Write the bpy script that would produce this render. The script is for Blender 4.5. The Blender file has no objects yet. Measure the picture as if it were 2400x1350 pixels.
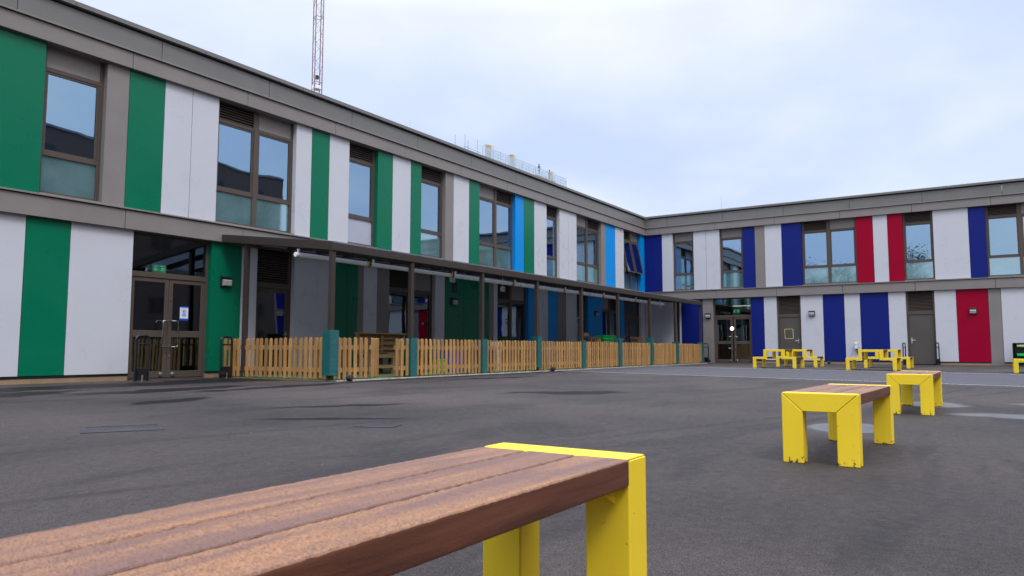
import bpy, bmesh, math, random
from mathutils import Vector, Matrix
random.seed(7)
R = math.radians
scene = bpy.context.scene
COL = scene.collection

# ------------------------------------------------------------------ camera
cam_d = bpy.data.cameras.new("camera")
cam = bpy.data.objects.new("camera", cam_d); COL.objects.link(cam)
cam_d.sensor_width = 36.0; cam_d.lens = 25.92
cam_d.clip_start = 0.05; cam_d.clip_end = 3000
F = Vector((0.834943, 0.544128, 0.082431)); RT = Vector((0.545933, -0.837829, 0.000769)); UP = Vector((-0.069481, -0.044359, 0.996597))
M = Matrix((RT, UP, -F)).transposed().to_4x4(); M.translation = Vector((-35.306, -14.867, 0.65))
cam.matrix_world = M
cam_d.dof.use_dof = True; cam_d.dof.focus_distance = 5.5; cam_d.dof.aperture_fstop = 9.0
scene.camera = cam

# ------------------------------------------------------------------ world + sun (overcast)
SUN_EL, SUN_AZ = R(52), R(205)
world = bpy.data.worlds.new("World"); scene.world = world; world.use_nodes = True
wt = world.node_tree; wn, wl = wt.nodes, wt.links
bg = wn['Background']; bg.inputs['Strength'].default_value = 1.0
def wnode(t, **k):
    n = wn.new(t)
    for a, b in k.items(): setattr(n, a, b)
    return n
sky = wnode('ShaderNodeTexSky', sky_type='NISHITA', sun_disc=False, sun_elevation=SUN_EL, sun_rotation=SUN_AZ)
tc = wnode('ShaderNodeTexCoord')
sx = wnode('ShaderNodeSeparateXYZ'); wl.new(tc.outputs['Generated'], sx.inputs[0])
# project the direction on a flat cloud deck so the clouds foreshorten towards the horizon
zz = wnode('ShaderNodeMath', operation='MAXIMUM'); wl.new(sx.outputs[2], zz.inputs[0]); zz.inputs[1].default_value = 0.0
za = wnode('ShaderNodeMath', operation='ADD'); wl.new(zz.outputs[0], za.inputs[0]); za.inputs[1].default_value = 0.22
dv = wnode('ShaderNodeVectorMath', operation='DIVIDE'); wl.new(tc.outputs['Generated'], dv.inputs[0])
cb = wnode('ShaderNodeCombineXYZ')
for i in range(3): wl.new(za.outputs[0], cb.inputs[i])
wl.new(cb.outputs[0], dv.inputs[1])
mp = wnode('ShaderNodeMapping'); wl.new(dv.outputs[0], mp.inputs[0]); mp.inputs['Location'].default_value = (3.1, 1.7, 0)
mp.inputs['Scale'].default_value = (1.0, 1.0, 0.6)
n1 = wnode('ShaderNodeTexNoise'); wl.new(mp.outputs[0], n1.inputs[0]); n1.inputs['Scale'].default_value = 0.9; n1.inputs['Detail'].default_value = 7; n1.inputs['Roughness'].default_value = 0.5
n2 = wnode('ShaderNodeTexNoise'); wl.new(mp.outputs[0], n2.inputs[0]); n2.inputs['Scale'].default_value = 0.55; n2.inputs['Detail'].default_value = 5
r1 = wnode('ShaderNodeValToRGB'); wl.new(n1.outputs[0], r1.inputs[0])
r1.color_ramp.elements[0].position = 0.36; r1.color_ramp.elements[0].color = (0.50, 0.57, 0.72, 1)
r1.color_ramp.elements[1].position = 0.60; r1.color_ramp.elements[1].color = (0.73, 0.735, 0.74, 1)
e = r1.color_ramp.elements.new(0.47); e.color = (0.60, 0.645, 0.735, 1)
r2 = wnode('ShaderNodeValToRGB'); wl.new(n2.outputs[0], r2.inputs[0])
r2.color_ramp.elements[0].position = 0.40; r2.color_ramp.elements[0].color = (0.86, 0.90, 0.96, 1)
r2.color_ramp.elements[1].position = 0.56; r2.color_ramp.elements[1].color = (1, 1, 1, 1)
mm = wnode('ShaderNodeMix', data_type='RGBA', blend_type='MULTIPLY'); mm.inputs[0].default_value = 1
wl.new(r1.outputs[0], mm.inputs[6]); wl.new(r2.outputs[0], mm.inputs[7])
# overcast sky: brighter towards the zenith
zr = wnode('ShaderNodeMapRange'); wl.new(sx.outputs[2], zr.inputs[0])
zr.inputs[1].default_value = 0.42; zr.inputs[2].default_value = 0.95; zr.inputs[3].default_value = 1.0; zr.inputs[4].default_value = 3.9
sc_ = wnode('ShaderNodeVectorMath', operation='SCALE'); wl.new(mm.outputs[2], sc_.inputs[0]); wl.new(zr.outputs[0], sc_.inputs['Scale'])
sk = wnode('ShaderNodeVectorMath', operation='SCALE'); wl.new(sky.outputs[0], sk.inputs[0]); sk.inputs['Scale'].default_value = 0.08
mx = wnode('ShaderNodeMix', data_type='RGBA'); mx.inputs[0].default_value = 0.92
wl.new(sk.outputs[0], mx.inputs[6]); wl.new(sc_.outputs[0], mx.inputs[7]); wl.new(mx.outputs[2], bg.inputs[0])

sun_d = bpy.data.lights.new("sun", 'SUN'); sun_d.energy = 1.0; sun_d.angle = R(16); sun_d.color = (1.0, 0.96, 0.9)
sun = bpy.data.objects.new("sun", sun_d); COL.objects.link(sun)
d = Vector((-0.55 * math.cos(SUN_EL), -0.83 * math.cos(SUN_EL), math.sin(SUN_EL)))
sun.rotation_euler = d.to_track_quat('Z', 'Y').to_euler(); sun.location = (-40, -30, 40)
scene.view_settings.view_transform = 'Standard'; scene.view_settings.look = 'None'
scene.view_settings.exposure = 0.60; scene.view_settings.gamma = 1.0

# ------------------------------------------------------------------ mesh builder
class MB:
    def __init__(s):
        s.v = []; s.f = []; s.t = []
    def _add(s, vs, fs, tone=None):
        b = len(s.v); s.v += [tuple(v) for v in vs]
        if tone is None: tone = 0.5
        for f in fs: s.f.append(tuple(b + i for i in f)); s.t.append(tone)
    def hexa(s, p, tone=None):      # p: 4 bottom (ccw from above) + 4 top
        s._add(p, [(3, 2, 1, 0), (4, 5, 6, 7), (0, 1, 5, 4), (1, 2, 6, 5), (2, 3, 7, 6), (3, 0, 4, 7)], tone); return s
    def box(s, x0, x1, y0, y1, z0, z1, tone=None):
        if x1 < x0: x0, x1 = x1, x0
        if y1 < y0: y0, y1 = y1, y0
        if z1 < z0: z0, z1 = z1, z0
        return s.hexa([(x0, y0, z0), (x1, y0, z0), (x1, y1, z0), (x0, y1, z0), (x0, y0, z1), (x1, y0, z1), (x1, y1, z1), (x0, y1, z1)], tone)
    def prism(s, pts, a, b, axis=1, tone=None):   # pts in the plane perpendicular to axis, extruded a..b
        n = len(pts)
        def mk(p, c):
            if axis == 0: return (c, p[0], p[1])
            if axis == 1: return (p[0], c, p[1])
            return (p[0], p[1], c)
        vs = [mk(p, a) for p in pts] + [mk(p, b) for p in pts]
        fs = [tuple(range(n)), tuple(range(2 * n - 1, n - 1, -1))] + [(i, n + i, n + (i + 1) % n, (i + 1) % n) for i in range(n)]
        s._add(vs, fs, tone); return s
    def tube(s, pts, r, seg=8, tone=None, r2=None):
        pts = [Vector(p) for p in pts]; rings = []
        n = len(pts); up = Vector((0, 0, 1))
        for i, p in enumerate(pts):
            t = (pts[min(i + 1, n - 1)] - pts[max(i - 1, 0)]).normalized()
            a = t.cross(up)
            if a.length < 1e-3: a = t.cross(Vector((1, 0, 0)))
            a.normalize(); b = t.cross(a)
            rr = r if r2 is None else r + (r2 - r) * i / (n - 1)
            rings.append([p + (a * math.cos(2 * math.pi * k / seg) + b * math.sin(2 * math.pi * k / seg)) * rr for k in range(seg)])
        vs = [v for ring in rings for v in ring]; fs = []
        for i in range(n - 1):
            for k in range(seg):
                fs.append((i * seg + k, i * seg + (k + 1) % seg, (i + 1) * seg + (k + 1) % seg, (i + 1) * seg + k))
        fs.append(tuple(range(seg))[::-1]); fs.append(tuple((n - 1) * seg + k for k in range(seg)))
        s._add(vs, fs, tone); return s
    def lathe(s, prof, c, seg=20, axis='z', tone=None):   # prof: (radius, height)
        vs = []; fs = []; c = Vector(c)
        for r, h in prof:
            for k in range(seg):
                a = 2 * math.pi * k / seg; q = (r * math.cos(a), r * math.sin(a), h)
                if axis == 'y': q = (q[0], q[2], q[1])
                if axis == 'x': q = (q[2], q[0], q[1])
                vs.append(c + Vector(q))
        n = len(prof)
        for i in range(n - 1):
            for k in range(seg):
                fs.append((i * seg + k, i * seg + (k + 1) % seg, (i + 1) * seg + (k + 1) % seg, (i + 1) * seg + k))
        fs.append(tuple(range(seg))[::-1]); fs.append(tuple((n - 1) * seg + k for k in range(seg)))
        s._add(vs, fs, tone); return s
    def build(s, name, mat, parent=None, bevel=0, smooth=False, org=None, segs=2):
        if org is None: org = origin_of(parent) if parent else (0, 0, 0)
        me = bpy.data.meshes.new(name)
        me.from_pydata([(a - org[0], b - org[1], c - org[2]) for a, b, c in s.v], [], s.f)
        bm = bmesh.new(); bm.from_mesh(me); lay = bm.faces.layers.float.new('tone')
        bm.faces.ensure_lookup_table()
        for i, t in enumerate(s.t): bm.faces[i][lay] = t
        bmesh.ops.recalc_face_normals(bm, faces=bm.faces)
        if bevel:
            es = [e for e in bm.edges if len(e.link_faces) == 2 and e.calc_face_angle(0) > 0.5]
            bmesh.ops.bevel(bm, geom=es, offset=bevel, segments=segs, profile=0.6, affect='EDGES', clamp_overlap=True)
        if smooth:
            for f in bm.faces: f.smooth = len(f.verts) <= 4
        bm.to_mesh(me); bm.free(); me.update()
        if smooth:
            try: me.set_sharp_from_angle(angle=R(40))
            except Exception: pass
        if mat: me.materials.append(mat)
        o = bpy.data.objects.new(name, me); COL.objects.link(o)
        if parent: o.parent = parent
        else: o.location = org
        ORG[o.name] = org
        return o
ORG = {}
def origin_of(o): return ORG.get(o.name, (0, 0, 0))
def tag(o, label=None, cat=None, group=None, kind=None):
    if label: o['label'] = label
    if cat: o['category'] = cat
    if group: o['group'] = group
    if kind: o['kind'] = kind
    return o
def thing(name, label, cat, loc, rotz=0, group=None, abs_coords=True):
    o = bpy.data.objects.new(name, None); COL.objects.link(o)
    o.empty_display_size = 0.1
    o.location = loc; o.rotation_euler = (0, 0, rotz)
    ORG[o.name] = tuple(loc) if abs_coords else (0, 0, 0)
    return tag(o, label, cat, group)
def copy_tree(o, parent=None):
    c = o.copy(); COL.objects.link(c); c.parent = parent
    for ch in list(o.children): copy_tree(ch, c)
    return c
def dup(o, loc, rotz, label):
    c = copy_tree(o); c.location = loc; c.rotation_euler = (0, 0, rotz); c['label'] = label
    return c

# ------------------------------------------------------------------ materials
class N:      # thin node helper
    def __init__(s, name):
        s.m = bpy.data.materials.new(name); s.m.use_nodes = True
        s.t = s.m.node_tree; s.b = s.t.nodes['Principled BSDF']; s.out = s.t.nodes['Material Output']
    def n(s, t, **k):
        x = s.t.nodes.new(t)
        for a, b in k.items(): setattr(x, a, b)
        return x
    def l(s, a, b): s.t.links.new(a, b)
    def coord(s, scale=(1, 1, 1), kind='Object', loc=(0, 0, 0)):
        c = s.n('ShaderNodeTexCoord'); m = s.n('ShaderNodeMapping'); s.l(c.outputs[kind], m.inputs[0])
        m.inputs['Scale'].default_value = scale; m.inputs['Location'].default_value = loc; return m.outputs[0]
    def noise(s, co, scale, detail=4, rough=0.5, dist=0):
        x = s.n('ShaderNodeTexNoise'); s.l(co, x.inputs[0]); x.inputs['Scale'].default_value = scale
        x.inputs['Detail'].default_value = detail; x.inputs['Roughness'].default_value = rough; x.inputs['Distortion'].default_value = dist
        return x.outputs[0]
    def ramp(s, f, stops):
        x = s.n('ShaderNodeValToRGB'); s.l(f, x.inputs[0]); el = x.color_ramp.elements
        while len(el) < len(stops): el.new(0.5)
        for e, (p, c) in zip(el, stops):
            e.position = p; e.color = (*c, 1) if len(c) == 3 else c
        return x.outputs[0]
    def rng(s, f, a, b, c, d, smooth=False):
        x = s.n('ShaderNodeMapRange'); s.l(f, x.inputs[0])
        if smooth: x.interpolation_type = 'SMOOTHSTEP'
        for i, v in enumerate((a, b, c, d)): x.inputs[i + 1].default_value = v
        return x.outputs[0]
    def math(s, op, a, b=None, clamp=False):
        x = s.n('ShaderNodeMath', operation=op); x.use_clamp = clamp
        for i, v in enumerate((a, b)):
            if v is None: continue
            if isinstance(v, (int, float)): x.inputs[i].default_value = v
            else: s.l(v, x.inputs[i])
        return x.outputs[0]
    def mix(s, f, a, b, blend='MIX'):
        x = s.n('ShaderNodeMix', data_type='RGBA', blend_type=blend)
        if isinstance(f, (int, float)): x.inputs[0].default_value = f
        else: s.l(f, x.inputs[0])
        for i, v in ((6, a), (7, b)):
            if isinstance(v, tuple): x.inputs[i].default_value = (*v, 1)
            else: s.l(v, x.inputs[i])
        return x.outputs[2]
    def attr(s, name='tone'):
        x = s.n('ShaderNodeAttribute'); x.attribute_name = name; return x.outputs['Fac']
    def base(s, v):
        if isinstance(v, tuple): s.b.inputs['Base Color'].default_value = (*v, 1)
        else: s.l(v, s.b.inputs['Base Color'])
    def rough(s, v):
        if isinstance(v, (int, float)): s.b.inputs['Roughness'].default_value = v
        else: s.l(v, s.b.inputs['Roughness'])
    def bump(s, h, strength=0.3, dist=0.01):
        x = s.n('ShaderNodeBump'); s.l(h, x.inputs['Height']); x.inputs['Strength'].default_value = strength; x.inputs['Distance'].default_value = dist
        s.l(x.outputs[0], s.b.inputs['Normal'])

def painted(name, col, rough=0.42, var=0.06, bump=0.02, spec=0.5, dirt=0.0, metallic=0.0):
    m = N(name); co = m.coord()
    a = m.noise(co, 1.3, 5, 0.6); g = m.noise(co, 90, 2, 0.6)
    st = m.noise(m.coord((6, 6, 0.25)), 1.6, 5, 0.6)
    lo = tuple(c * (1 - var * 2) for c in col); hi = tuple(min(1, c * (1 + var)) for c in col)
    c = m.mix(m.rng(a, 0.3, 0.7, 0, 1), lo, hi)
    c = m.mix(m.rng(st, 0.58, 0.85, 0, 0.12), c, tuple(x * 0.72 + 0.02 for x in col))
    if dirt:
        g2 = m.noise(co, 14, 8, 0.75)
        z = m.n('ShaderNodeSeparateXYZ'); m.l(m.coord(), z.inputs[0])
        low = m.rng(z.outputs[2], 0.0, 0.16, 1, 0, True)
        k = m.math('MULTIPLY', m.rng(m.math('ADD', m.noise(co, 38, 6, 0.7), m.math('MULTIPLY', m.rng(z.outputs[2], 0.0, 0.07, 1, 0, True), 0.13)), 0.66, 0.69, 0, 1), dirt, True)
        c = m.mix(k, c, (0.06, 0.045, 0.03))
    m.base(c); m.rough(m.rng(a, 0.3, 0.7, rough - 0.06, rough + 0.07))
    m.b.inputs['Specular IOR Level'].default_value = spec; m.b.inputs['Metallic'].default_value = metallic
    m.bump(m.math('ADD', g, m.math('MULTIPLY', a, 2.0)), bump, 0.01)
    return m.m
GREY = painted("grey_panel", (0.535, 0.535, 0.58), 0.3, 0.015, bump=0.004, spec=0.4)
GREEN = painted("green_panel", (0.0, 0.145, 0.073), 0.3, 0.015, bump=0.004, spec=0.25)
BLUE = painted("blue_panel", (0.0, 0.25, 0.68), 0.4, 0.02, spec=0.2)
NAVY = painted("navy_panel", (0.006, 0.015, 0.165), 0.4, 0.02, spec=0.15)
RED = painted("red_panel", (0.30, 0.0, 0.022), 0.4, 0.02, spec=0.1)
BROWN = painted("brown_metal", (0.222, 0.198, 0.188), 0.42, 0.04, spec=0.3)
OLIVE = painted("parapet_metal", (0.165, 0.158, 0.153), 0.38, 0.05, spec=0.35)
FRAME = painted("window_frame_metal", (0.088, 0.066, 0.054), 0.45, 0.04, spec=0.3)
CANOPYM = painted("canopy_metal", (0.050, 0.038, 0.033), 0.5, 0.05, spec=0.2)
YELLOW = painted("yellow_paint", (0.86, 0.60, 0.026), 0.42, 0.045, dirt=1.0, spec=0.3)
BLACK = painted("black_paint", (0.012, 0.012, 0.014), 0.35, 0.05)
DARK = painted("dark_gap", (0.012, 0.011, 0.010), 0.8, 0.05)
WHITEP = painted("white_plastic", (0.75, 0.76, 0.78), 0.3, 0.02)
INTER = painted("interior_plaster", (0.34, 0.34, 0.33), 0.8, 0.04)
GALV = painted("galvanised_pipe", (0.95, 0.95, 0.96), 0.25, 0.02, metallic=0.1)
IRON = painted("cast_iron", (0.055, 0.053, 0.058), 0.7, 0.2, spec=0.12)
STEEL = painted("steel", (0.66, 0.65, 0.62), 0.22, 0.04, metallic=1.0)
DOORM = painted("door_paint", (0.075, 0.065, 0.056), 0.45, 0.05)
LIME = painted("lime_plastic", (0.25, 0.55, 0.03), 0.4, 0.03)
GCRATE = painted("green_plastic", (0.0, 0.50, 0.09), 0.4, 0.03)
BLUEP = painted("blue_plastic", (0.01, 0.06, 0.5), 0.4, 0.03)
GALW = painted("pale_plastic", (0.5, 0.52, 0.55), 0.4, 0.03)
PALECLOTH = painted("pale_cloth", (0.62, 0.68, 0.68), 0.9, 0.08)
DKCLOTH = painted("dark_cloth", (0.02, 0.03, 0.06), 0.9, 0.1)
SKIN = painted("skin", (0.45, 0.28, 0.2), 0.6, 0.05)
CRANEM = painted("crane_red", (0.21, 0.11, 0.125), 0.5, 0.05)
SCAFM = painted("scaffold_tube", (0.30, 0.36, 0.42), 0.4, 0.05)
CONC = painted("raw_concrete", (0.36, 0.36, 0.35), 0.9, 0.08)
PLYW = painted("plywood", (0.50, 0.36, 0.15), 0.8, 0.08)
TAPE = painted("tape", (0.62, 0.50, 0.12), 0.5, 0.06)
LABEL_BLUE = painted("poster_blue", (0.005, 0.09, 0.55), 0.4, 0.02)
LABEL_WHITE = painted("poster_white", (0.72, 0.74, 0.80), 0.45, 0.02)
PINK = painted("poster_pink", (0.6, 0.25, 0.35), 0.45, 0.02)

def glass(name, tint=(0.40, 0.58, 0.78), fac=0.6, thru=(0.5, 0.62, 0.66)):
    m = N(name); m.t.nodes.remove(m.b)
    g = m.n('ShaderNodeBsdfGlossy'); g.inputs['Roughness'].default_value = 0.012; g.inputs['Color'].default_value = (*tint, 1)
    w = m.noise(m.coord(), 0.9, 2, 0.4)
    bp = m.n('ShaderNodeBump'); m.l(w, bp.inputs['Height']); bp.inputs['Strength'].default_value = 0.12; bp.inputs['Distance'].default_value = 0.03
    m.l(bp.outputs[0], g.inputs['Normal'])
    t = m.n('ShaderNodeBsdfTransparent'); t.inputs[0].default_value = (*thru, 1)
    fr = m.n('ShaderNodeFresnel'); fr.inputs[0].default_value = 1.5
    f = m.math('ADD', fr.outputs[0], fac, True)
    mx = m.n('ShaderNodeMixShader'); m.l(f, mx.inputs[0]); m.l(t.outputs[0], mx.inputs[1]); m.l(g.outputs[0], mx.inputs[2])
    m.l(mx.outputs[0], m.out.inputs['Surface']); return m.m
GLASS = glass("coated_glass")
GLASSD = glass("door_glass", (0.5, 0.6, 0.72), 0.22, (0.45, 0.52, 0.52))
def teal_pane():
    m = N("obscure_glass"); m.base((0.085, 0.20, 0.215)); m.rough(0.5)
    a = m.noise(m.coord(), 2.0, 3); m.base(m.mix(m.rng(a, .35, .65, 0, 1), (0.07, 0.17, 0.18), (0.11, 0.24, 0.26)))
    g = m.n('ShaderNodeBsdfGlossy'); g.inputs['Roughness'].default_value = 0.03; g.inputs['Color'].default_value = (0.6, 0.8, 0.95, 1)
    mx = m.n('ShaderNodeMixShader'); mx.inputs[0].default_value = 0.42
    m.l(m.b.outputs[0], mx.inputs[1]); m.l(g.outputs[0], mx.inputs[2]); m.l(mx.outputs[0], m.out.inputs['Surface']); return m.m
TEALG = teal_pane()
PALEG = painted('papered_pane', (0.40, 0.41, 0.50), 0.15, 0.05, spec=0.5)
def emit(name, col, s):
    m = N(name); m.base((0.8, 0.8, 0.8)); m.b.inputs['Emission Color'].default_value = (*col, 1); m.b.inputs['Emission Strength'].default_value = s; return m.m
TUBE = emit("lit_tube", (1.0, 0.82, 0.55), 2.2)
BULB = emit("lit_lamp", (1.0, 0.72, 0.48), 4.0)
EXITG = emit("exit_green", (0.0, 0.55, 0.16), 0.8)
EXITW = emit("exit_white", (0.7, 1.0, 0.8), 0.9)

def asphalt():
    m = N("asphalt"); co = m.coord()
    fine = m.noise(co, 190, 3, 0.7); mid = m.noise(co, 16, 5, 0.6); big = m.noise(co, 0.35, 6, 0.6, 0.4); huge = m.noise(m.coord((0.25, 0.08, 1)), 1.0, 4)
    vor = m.n('ShaderNodeTexVoronoi'); m.l(co, vor.inputs[0]); vor.inputs['Scale'].default_value = 95
    c = m.ramp(fine, [(0.32, (0.008, 0.0063, 0.0056)), (0.5, (0.048, 0.0385, 0.0355)), (0.66, (0.150, 0.122, 0.112))])
    c = m.mix(0.75, c, m.ramp(vor.outputs['Color'], [(0.1, (0.6, 0.6, 0.6)), (0.9, (1.35, 1.33, 1.3))]), 'MULTIPLY')
    c = m.mix(m.rng(mid, 0.35, 0.8, 0, 0.3), c, (0.050, 0.040, 0.037))
    sc = m.n('ShaderNodeMixRGB'); 
    c2 = m.mix(0.9, c, m.ramp(big, [(0.34, (0.66, 0.66, 0.70)), (0.5, (1.0, 0.99, 0.99)), (0.66, (1.32, 1.27, 1.22))]), 'MULTIPLY')
    c2 = m.mix(0.8, c2, m.ramp(huge, [(0.35, (0.80, 0.80, 0.84)), (0.65, (1.22, 1.19, 1.16))]), 'MULTIPLY')
    # distorted coordinates shared by the stains
    nz = m.n('ShaderNodeTexNoise'); m.l(co, nz.inputs[0]); nz.inputs['Scale'].default_value = 1.7; nz.inputs['Detail'].default_value = 6
    sub = m.n('ShaderNodeVectorMath', operation='SUBTRACT'); m.l(nz.outputs['Color'], sub.inputs[0]); sub.inputs[1].default_value = (0.5, 0.5, 0.5)
    def warped(amt):
        a = m.n('ShaderNodeVectorMath', operation='SCALE'); m.l(sub.outputs[0], a.inputs[0]); a.inputs['Scale'].default_value = amt
        b = m.n('ShaderNodeVectorMath', operation='ADD'); m.l(co, b.inputs[0]); m.l(a.outputs[0], b.inputs[1]); return b.outputs[0]
    def ell(cx, cy, rx, ry, rot, amt, soft=0.25):
        s1 = m.n('ShaderNodeVectorMath', operation='SUBTRACT'); m.l(warped(amt), s1.inputs[0]); s1.inputs[1].default_value = (cx, cy, 0)
        rt = m.n('ShaderNodeVectorRotate', rotation_type='Z_AXIS'); m.l(s1.outputs[0], rt.inputs[0]); rt.inputs['Angle'].default_value = -R(rot)
        s2 = m.n('ShaderNodeVectorMath', operation='MULTIPLY'); m.l(rt.outputs[0], s2.inputs[0]); s2.inputs[1].default_value = (1 / rx, 1 / ry, 0)
        le = m.n('ShaderNodeVectorMath', operation='LENGTH'); m.l(s2.outputs[0], le.inputs[0])
        return m.rng(le.outputs['Value'], 1 - soft, 1 + soft * .3, 1, 0, True)
    wet = None
    for e in [(-28.6, -1.7, 3.2, 0.75, 4, 1.3), (-25.9, -1.6, 1.5, 1.0, 0, 1.3), (-31.0, -3.3, 2.2, 0.55, 12, 1.3), (-28.4, -3.9, 1.8, .45, 8, 1.1), (-33.5, -1.2, 4, 1.2, 0, 1.3),
              (-29.8, -6.2, 0.8, 0.3, 15, 0.5), (-26.6, -4.6, 2.2, 0.28, 5, .9), (-29.2, -8.6, 0.9, 0.16, -30, .6), (-23, -4.3, 4.0, 0.18, 2, .5), (-14, -4.2, 7.0, 0.2, 2, .5), (-30.4, -9.7, .8, .13, -55, .4),
              (-21.5, -5.4, 1.6, 0.3, -10, 1.0), (-25.5, -9.5, 1.1, 0.35, -50, 1.2), (-14.5, -7.5, 1.2, .5, 30, 1.2)]:
        k = ell(*e); wet = k if wet is None else m.math('MAXIMUM', wet, k)
    pud = None
    for e in [(-28.57, -13.82, 0.46, 0.31, 0, 0.22, .3), (-25.2, -14.2, 0.5, 0.4, 0, 0.3, .4), (-26.55, -15.15, 0.26, 0.75, 0, 0.6, .7), (-24.6, -15.6, .4, .6, 0, .4, .7)]:
        k = ell(*e); pud = k if pud is None else m.math('MAXIMUM', pud, k)
    damp = m.math('MULTIPLY', m.rng(m.noise(m.coord((0.5, 1.3, 1)), 0.9, 7, 0.6, 0.6), 0.52, 0.62, 0, 1, True), 0.5)
    # seams of the paving lanes: long thin darker joints
    sp = m.n('ShaderNodeSeparateXYZ'); m.l(warped(0.12), sp.inputs[0])
    seam = None
    for y0, sl in ((-9.9, -0.18), (-11.9, -0.30), (-7.1, -0.12), (-12.9, -0.14)):
        ln = m.math('ADD', sp.outputs[1], m.math('MULTIPLY', m.math('ADD', sp.outputs[0], 32.0), -sl))
        k = m.rng(m.math('ABSOLUTE', m.math('SUBTRACT', ln, y0)), 0.0, 0.10, 1, 0, True)
        seam = k if seam is None else m.math('MAXIMUM', seam, k)
    seam = m.math('MULTIPLY', seam, m.rng(m.noise(co, 0.8, 4), 0.35, 0.6, 0.1, 0.7))
    dark = m.math('MAXIMUM', m.math('MAXIMUM', m.math('MULTIPLY', wet, 1.15), damp), seam)
    c3 = m.mix(m.math('MULTIPLY', dark, 0.75, True), c2, (0.012, 0.010, 0.013))
    c3 = m.mix(m.math('MULTIPLY', pud, 0.7), c3, (0.095, 0.09, 0.098))  # puddles painted paler, their reflection of wall and sky put into the colour
    # crumbs and pale scuffs
    v2 = m.n('ShaderNodeTexVoronoi'); m.l(co, v2.inputs[0]); v2.inputs['Scale'].default_value = 2.6
    cr = m.rng(v2.outputs['Distance'], 0.022, 0.03, 1, 0)
    c4 = m.mix(m.math('MULTIPLY', cr, m.rng(m.noise(co, 3.0, 1), .5, .52, 0, 1)), c3, (0.22, 0.20, 0.14))
    sc2 = m.rng(m.noise(m.coord((1, 9, 1)), 1.4, 8, 0.7, 0.3), 0.69, 0.76, 0, 0.5)
    c5 = m.mix(sc2, c4, (0.16, 0.145, 0.12))
    m.base(c5)
    ro = m.rng(mid, 0.3, 0.7, 0.60, 0.78)
    rr = m.n('ShaderNodeMix', data_type='FLOAT'); m.l(wet, rr.inputs[0]); m.l(ro, rr.inputs[2]); rr.inputs[3].default_value = 0.5
    rp = m.n('ShaderNodeMix', data_type='FLOAT'); m.l(pud, rp.inputs[0]); m.l(rr.outputs[0], rp.inputs[2]); rp.inputs[3].default_value = 0.30
    m.rough(rp.outputs[0])
    spv = m.n('ShaderNodeMix', data_type='FLOAT'); m.l(pud, spv.inputs[0]); m.l(m.rng(wet, 0, 1, 0.20, 0.04), spv.inputs[2]); spv.inputs[3].default_value = 0.8; m.l(spv.outputs[0], m.b.inputs['Specular IOR Level'])
    h = m.math('ADD', m.math('MULTIPLY', fine, 1.0), m.math('ADD', m.math('MULTIPLY', mid, 1.2), m.math('MULTIPLY', vor.outputs['Distance'], 0.8)))
    bp = m.n('ShaderNodeBump'); m.l(h, bp.inputs['Height']); bp.inputs['Distance'].default_value = 0.006
    m.l(m.rng(m.math('MAXIMUM', pud, m.math('MULTIPLY', wet, 0.6)), 0, 1, 1.0, 0.08), bp.inputs['Strength']); m.l(bp.outputs[0], m.b.inputs['Normal'])
    return m.m
ASPH = asphalt()
def lane_mat():
    m = N("smooth_tarmac"); co = m.coord()
    a = m.noise(co, 60, 4, 0.7); b = m.noise(co, 0.7, 6, 0.6)
    c = m.ramp(a, [(0.3, (0.034, 0.030, 0.034)), (0.7, (0.085, 0.076, 0.084))])
    c = m.mix(0.9, c, m.ramp(b, [(0.35, (0.80, 0.81, 0.85)), (0.65, (1.12, 1.1, 1.1))]), 'MULTIPLY')
    m.base(c); m.b.inputs['Specular IOR Level'].default_value = 0.3; m.rough(m.rng(b, .3, .7, .5, .7)); m.bump(a, 0.5, 0.004); return m.m
LANE = lane_mat()
def paint_line():
    m = N("worn_line_paint"); a = m.noise(m.coord(), 22, 6, 0.75)
    m.base(m.mix(m.rng(a, 0.48, 0.60, 0, 1), (0.55, 0.53, 0.50), (0.13, 0.125, 0.125))); m.rough(0.7); return m.m
LINEP = paint_line()
def turf_mat():
    m = N("artificial_turf"); a = m.noise(m.coord(), 120, 4, 0.8); b = m.noise(m.coord(), 1.5, 4)
    c = m.ramp(a, [(0.3, (0.045, 0.085, 0.03)), (0.7, (0.20, 0.26, 0.10))]); m.base(m.mix(m.rng(b, .3, .7, 0, .4), c, (0.12, 0.13, 0.06))); m.rough(0.9); m.bump(a, 0.8, 0.02); return m.m
TURF = turf_mat()
def brick_mat(name, c1, c2, mortar, scale=1.0, vert='xz'):
    m = N(name)
    c = m.n('ShaderNodeTexCoord'); s = m.n('ShaderNodeSeparateXYZ'); m.l(c.outputs['Object'], s.inputs[0])
    u = m.math('ADD', s.outputs[0], s.outputs[1]); cb2 = m.n('ShaderNodeCombineXYZ'); m.l(u, cb2.inputs[0]); m.l(s.outputs[2], cb2.inputs[1])
    b = m.n('ShaderNodeTexBrick'); m.l(cb2.outputs[0], b.inputs[0]); b.inputs['Scale'].default_value = scale
    b.inputs['Color1'].default_value = (*c1, 1); b.inputs['Color2'].default_value = (*c2, 1); b.inputs['Mortar'].default_value = (*mortar, 1)
    b.inputs['Brick Width'].default_value = 0.225; b.inputs['Row Height'].default_value = 0.075; b.inputs['Mortar Size'].default_value = 0.006
    n = m.noise(m.coord(), 8, 5); m.base(m.mix(m.rng(n, .3, .7, 0, .35), b.outputs[0], tuple(x * .6 for x in c1))); m.rough(0.85); m.bump(n, 0.3, 0.005); return m.m
BRICK = brick_mat("plinth_brick", (0.34, 0.22, 0.12), (0.27, 0.17, 0.09), (0.22, 0.19, 0.15))
DBRICK = brick_mat("flats_brick", (0.11, 0.062, 0.048), (0.085, 0.048, 0.038), (0.11, 0.095, 0.085))

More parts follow.
